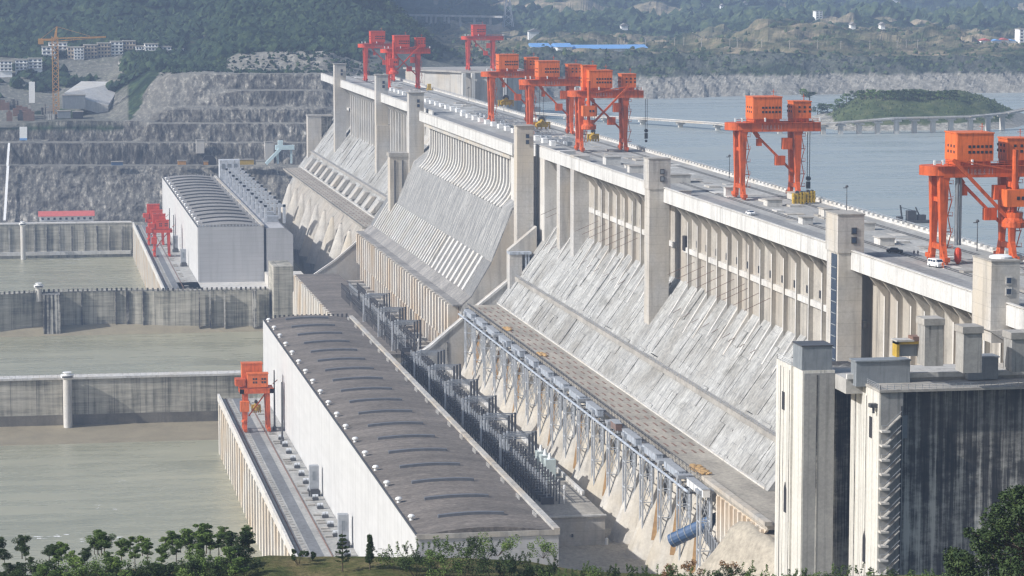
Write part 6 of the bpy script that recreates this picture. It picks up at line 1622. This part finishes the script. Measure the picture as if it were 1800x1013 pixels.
for i, px in enumerate(xs):
    k = 1 if px < 50 else rnd.choice((0, 1, 2, 3, 4, 0)); 
    if 105 < px < 135 and k != 2: k = 2
    dist = rnd.uniform(DR - 10, DR + 12); q = rimpt(px, dist); d = ray(px, 900); h_ = Vector((d.x, d.y, 0)).normalized() * dist
    z = hillz(px, dist - DR) - .1; sc_ = .54 * rnd.uniform(.68, 1.2) * (1.2 if 330 < px < 440 else 1.0) * (.82 if 40 < px < 60 else 1)
    lb = ('young broadleaf tree in the foreground row, %s from the left edge' % ordn(i)) if i < 25 else 'young broadleaf tree in the foreground row, %s from its right end' % ordn(len(xs) - 1 - i)
    if first[k]: o = protos[k]; first[k] = False
    else: o = copy_tree(protos[k])
    o.location = (h_.x, h_.y, z); o.rotation_euler = (0, 0, rnd.uniform(0, 6.28)); o.scale = (sc_ * 1.6, sc_ * 1.6, sc_ * 1.1); o['label'] = lb; o['group'] = 'young trees in the foreground row'
# ---- forest on the slopes behind: nobody could count it
NPR = np.random.RandomState(3)
def forest(name, cond, n, smin, smax, mat, label):
    idx = [i for i, (v, c) in enumerate(zip(verts, cols)) if cond(v, c)]
    pick = NPR.choice(len(idx), n); base = np.array([verts[idx[k]] for k in pick])
    base[:, 0] += NPR.uniform(-6, 6, n) * base[:, 1] / 2500; base[:, 1] += NPR.uniform(-6, 6, n)
    s_ = NPR.uniform(smin, smax, n) * (base[:, 1] / 2500.) ** .8
    oc = np.array([(1, 0, 0), (0, 1, 0), (-1, 0, 0), (0, -1, 0), (.1, 0, 1.1), (.6, .6, .55), (-.6, .5, .6), (-.5, -.6, .55), (.55, -.6, .6)])
    fc = [(0, 1, 5), (1, 2, 6), (2, 3, 7), (3, 0, 8), (5, 1, 6), (6, 2, 7), (7, 3, 8), (8, 0, 5), (5, 6, 4), (6, 7, 4), (7, 8, 4), (8, 5, 4)]
    V = (base[:, None, :] + (oc[None] * NPR.uniform(.6, 1.35, (n, 9, 1)) + NPR.uniform(-.15, .15, (n, 9, 3))) * s_[:, None, None] * np.array([1, 1, 1.15])).reshape(-1, 3)
    me = bpy.data.meshes.new(name); me.from_pydata(V.tolist(), [], [tuple(9 * k + q for q in f) for k in range(n) for f in fc]); me.materials.append(M[mat])
    o = bpy.data.objects.new(name, me); C.objects.link(o); o['kind'] = 'stuff'; o['label'] = label; return o
def fm_(name, stops):
    t = NT(name, .9, .1); n = t.noise(t.map((.11, .11, .11)), 1, 5, .8); return t.col(t.ramp(n, stops))
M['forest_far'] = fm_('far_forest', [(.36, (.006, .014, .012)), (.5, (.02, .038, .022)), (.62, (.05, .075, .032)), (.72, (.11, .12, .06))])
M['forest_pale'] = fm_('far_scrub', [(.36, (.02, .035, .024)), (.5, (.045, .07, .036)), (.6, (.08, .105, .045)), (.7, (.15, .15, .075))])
forest('hillside_forest', lambda v, c: v[1] > 2235 and v[1] < 3600 and v[0] / v[1] < .150 and c[0] < .2 and c[1] < .3, 19000, 2.4, 5.5, 'forest_far', 'dense dark forest covering the hills behind the village and the quarry')
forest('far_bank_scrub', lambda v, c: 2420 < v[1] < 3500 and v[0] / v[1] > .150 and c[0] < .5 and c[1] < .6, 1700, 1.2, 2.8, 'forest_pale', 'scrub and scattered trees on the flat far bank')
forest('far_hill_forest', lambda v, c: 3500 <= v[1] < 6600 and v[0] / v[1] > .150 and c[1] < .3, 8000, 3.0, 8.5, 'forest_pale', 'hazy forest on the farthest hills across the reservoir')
forest('quarry_scrub', lambda v, c: 2176 < v[1] < 2245 and v[0] / v[1] < .128 and v[0] / v[1] > .05, 900, .8, 2.2, 'forest_far', 'low scrub along the upper rim of the quarry')
iv = [v for v in IV if v[2] > 155]
m = MB(); rn = random.Random(2)
for k in range(2600):
    v = rn.choice(iv); x = v[0] + rn.uniform(-2.5, 2.5); y = v[1] + rn.uniform(-3, 3); s_ = rn.uniform(.4, 1.2); z = v[2] - .4
    m.add([(x - s_, y, z), (x, y - s_, z), (x + s_, y, z), (x, y + s_, z), (x + rn.uniform(-.4, .4), y, z + s_ * 1.3)], [(0, 1, 4), (1, 2, 4), (2, 3, 4), (3, 0, 4)])
o = m.build('island_scrub', 'island'); o['kind'] = 'stuff'; o['label'] = 'low green scrub covering the island'
# two slim conifers
def conifer(seed, h, w_, dense, lab, px, py):
    rnd = random.Random(seed); g = thing('conifer', (0, 0, 0), lab, 'tree')
    m = MB(); m.tube((0, 0, -.5), (0, 0, h), .09, 7, .02)
    m2 = MB(); nlev = 7 if not dense else 16
    for i in range(nlev):
        z = h * (.22 + .74 * i / nlev); r = w_ * (1 - .75 * i / nlev) 
        for q in range(6):
            a = rnd.uniform(0, 6.28); e = Vector((cos(a) * r, sin(a) * r, z + r * (.25 if not dense else .5)))
            m.tube((0, 0, z), e, .025, 4, .01)
            for t in (.35, .6, .85, 1): leaves(m2, Vector((0, 0, z)).lerp(e, t), .13 if not dense else .2, 16, .09, rnd)
    m.build('trunk', 'bark', g); m2.build('crown', 'leaf_b', g)
    d = ray(px, py); h_ = Vector((d.x, d.y, 0)).normalized() * (DR - 8); g.location = (h_.x, h_.y, hillz(px, -8)); return g
conifer(3, 4.6, .95, False, 'slim young conifer with open tiers of branches, left of two', 602, 980)
conifer(4, 4.3, .42, True, 'slim dark columnar conifer, right of two', 650, 980)
# bushes
def bush(px, dd, w_, h, mat, lab, n=900, ls=.11, up=0., nm='bush', seed=None, twigs=0, grp=None):
    rnd = random.Random(seed if seed is not None else int(px * 7 + dd)); dist = DR + dd; d = ray(px, 950); q = Vector((d.x, d.y, 0)).normalized() * dist
    z = hillz(px, dd) + up; g = thing(nm, (q.x, q.y, z), lab, 'bush', grp)
    m = MB(); m2 = MB()
    cl = max(5, int(n / 110))
    for i in range(cl):
        c = Vector((q.x + rnd.uniform(-1, 1) * w_ * .75, q.y + rnd.uniform(-.6, .6) * w_ * .6, z + rnd.uniform(.15, .85) * h * (1 - .3 * rnd.random())))
        r = rnd.uniform(.18, .34) * min(w_, h * 1.3); leaves(m, c, r, int(n / cl), ls, rnd, .9); m2.tube((q.x, q.y, z - .4), c, .03, 4, .012)
    for i in range(twigs):
        a = Vector((q.x + rnd.uniform(-1, 1) * w_, q.y, z + h * .6)); e = a + Vector((rnd.uniform(-.6, .6), 0, rnd.uniform(.7, 1.5))); m2.tube(a, e, .02, 4, .008)
        for t in (.3, .5, .7, .85, 1): leaves(m, a.lerp(e, t), .16, 16, .085, rnd)
    m2.build('stems', 'bark', g); m.build('foliage', mat, g); return g
bl = [(15, -6, 2.2, 2.2, 'leaf_b', 'dark bush at the left corner below the young trees'), (160, -9, 2.2, 1.1, 'leaf_a', 'low bush under the left young trees'), (250, -8, 2.2, 1.2, 'leaf_b', 'low dark bush under the middle of the tree row'),
      (330, -7, 2.4, 1.3, 'leaf_a', 'low green bush under the right young trees'), (410, -6, 2.0, 1.4, 'leaf_b', 'dark bush at the right end of the young tree row'), (524, -4, .8, 1.9, 'leaf_b', 'upright dark shrub on the grass beside the tailrace deck'),
      (548, -2, .8, 1.0, 'leaf_b', 'small dark shrub right of the upright shrub')]
for b in bl: bush(*b)
rn = random.Random(15)
for i in range(25):
    bush(2 + i * 18 + rn.uniform(-5, 5), rn.uniform(-9, -2), 2.2, rn.uniform(1.7, 3.0), rn.choice(('leaf_a', 'leaf_a', 'leaf_b', 'leaf_c')), 'low bush under the foreground tree row, %s from the left edge' % ordn(i), n=900, grp='low bushes under the young trees')
rn = random.Random(5)
i = 0; px = 700
while px < 1700:
    hh = (3.1 if px < 950 else 2.1) + 1.5 * max(0, 1 - abs(px - 810) / 110.) + (.9 if 1290 < px < 1560 else 0) + rn.uniform(-.2, .4)
    mt = 'leaf_b' if rn.random() < .55 else 'leaf_a'
    if 740 < px < 900: mt = rn.choice(('leaf_b', 'leaf_a'))
    bush(px, rn.uniform(-14, -6), rn.uniform(2.0, 2.9), hh, mt, 'leafy bush in the band along the bottom edge, %s from the grass' % ordn(i), n=1300, twigs=7 if px < 1260 else 3, grp='bushes along the bottom edge')
    i += 1; px += rn.uniform(24, 34)
for k, (px, s_) in enumerate(((1165, .9), (1215, 1.0), (1285, .8))):
    bush(px, -3, 1.8, 2.6, 'leaf_r', 'rusty brown scrub patch behind the bushes, %s from the left' % ORD[k], n=700, up=.3)
bush(875, 3, 3.2, 2.6, 'leaf_c', 'bright green bush against the near powerhouse end wall', n=1400, up=.5)
bush(955, 4, 2.4, 2.0, 'leaf_c', 'smaller bright green bush right of the powerhouse end wall bush', n=1000, up=.5)
# big dark tree at the right edge, nearer
def bigtree(px, dist, pyt, w_, lab, mat, seed, nl=9000):
    rnd = random.Random(seed); d = ray(px, pyt); k = dist / (d.x ** 2 + d.y ** 2) ** .5; top = EYE + d * k
    h = 15; g = thing('broadleaf_tree', (top.x, top.y, top.z - h), lab, 'tree'); m = MB(); m2 = MB()
    m2.tube((top.x, top.y, top.z - h), (top.x, top.y, top.z - 2), .35, 8, .1)
    for i in range(int(nl / 130)):
        z = top.z - rnd.random() ** 1.1 * h * .8; f = 1 - ((top.z - z) / h - .0) ; r = w_ * min(1, (top.z - z + .6) / (h * .34)) ** .6
        a = rnd.uniform(0, 6.28); q = Vector((top.x + cos(a) * r * rnd.uniform(.3, 1), top.y + sin(a) * r * rnd.uniform(.3, 1), z - .7)); cr = rnd.uniform(.5, 1.0)
        leaves(m, q, cr, 130, .16, rnd, .75); m2.tube((top.x, top.y, q.z - 1.5), q, .06, 4, .02)
    m2.build('trunk', 'bark', g); m.build('crown', mat, g)
bigtree(1800, 235, 852, 5.4, 'large dark tree filling the bottom right corner', 'leaf_b', 1, 30000)
bigtree(1690, 240, 955, 2.8, 'lower dark tree left of the large corner tree', 'leaf_b', 2, 9000)
bigtree(1255, 262, 1000, 1.8, 'dark bush like tree top at the bottom edge below the blue tube', 'leaf_b', 3, 2500)
# trees on the far banks
def fartree(name, px, py, Y, h, w_, lab, grp, mats=('leaf_b',), proto={}):
    key = mats[0]
    if key not in proto:
        g = thing(name, (0, 0, 0), 'x', 'tree'); rnd = random.Random(4); m = MB(); m2 = MB(); m2.tube((0, 0, -2), (0, 0, .6), .06, 5, .03)
        for i in range(14):
            a = rnd.uniform(0, 6.28); z = .35 + .55 * rnd.random(); r = .38 * (1 - abs(z - .6)); leaves(m, Vector((cos(a) * r, sin(a) * r, z)), .2, 26, .07, rnd)
        m2.build('trunk', 'bark', g); m.build('crown', mats[0], g); proto[key] = g; o = g
    else: o = copy_tree(proto[key])
    p = IH(px, py + 8) if name == 'island_tree' else hit(px, py + 3); o.location = p; o.scale = (w_, w_, h); o.rotation_euler = (0, 0, px); tag(o, lab, 'tree', grp); return o
rn = random.Random(8)
for i in range(26):
    px = 1415 + i * 10.6 + rn.uniform(-3, 3); big = abs(px - 1588) < 6
    fartree('island_tree', px, 167, 2030, (11 if big else rn.uniform(5, 8)), rn.uniform(8, 12), 'bushy tree in the row along the island, %s from the left' % ordn(i), 'trees along the back of the island', ('leaf_b' if rn.random() < .6 else 'leaf_a',))
for i in range(44):
    px = 600 + 150 * (i / 44.) + rn.uniform(-4, 4); c = [q for q in keys if q <= px][-1]; 
    yy = float(np.interp(px, [600, 640, 670, 700, 720, 750], [4, 2, 14, 38, 52, 84])); Yd = float(np.interp(px, [600, 625, 670, 720, 750], [2500, 2560, 2560, 2480, 2420]))
    fartree('ridge_tree', px, yy + 7, Yd - rn.uniform(0, 30), rn.uniform(10, 17), rn.uniform(11, 18), 'dark tree on the ridge behind the far red cranes, %s from the left' % ordn(i), 'trees on the wooded ridge', ('leaf_b',))

# ================================================================ HAZE
m = MB(); m.box(-1500, 4500, -80, 9500, 40, 700)
hz = bpy.data.materials.new('air_haze'); hz.use_nodes = True; n = hz.node_tree.nodes; n.remove(n['Principled BSDF'])
pv = n.new('ShaderNodeVolumePrincipled'); pv.inputs['Color'].default_value = (.52, .69, 1.0, 1); pv.inputs['Density'].default_value = HAZE; pv.inputs['Anisotropy'].default_value = .0
hz.node_tree.links.new(pv.outputs[0], n['Material Output'].inputs['Volume']); M['haze'] = hz
o = m.build('haze', 'haze'); o['kind'] = 'stuff'; o['label'] = 'pale blue haze filling the valley air'
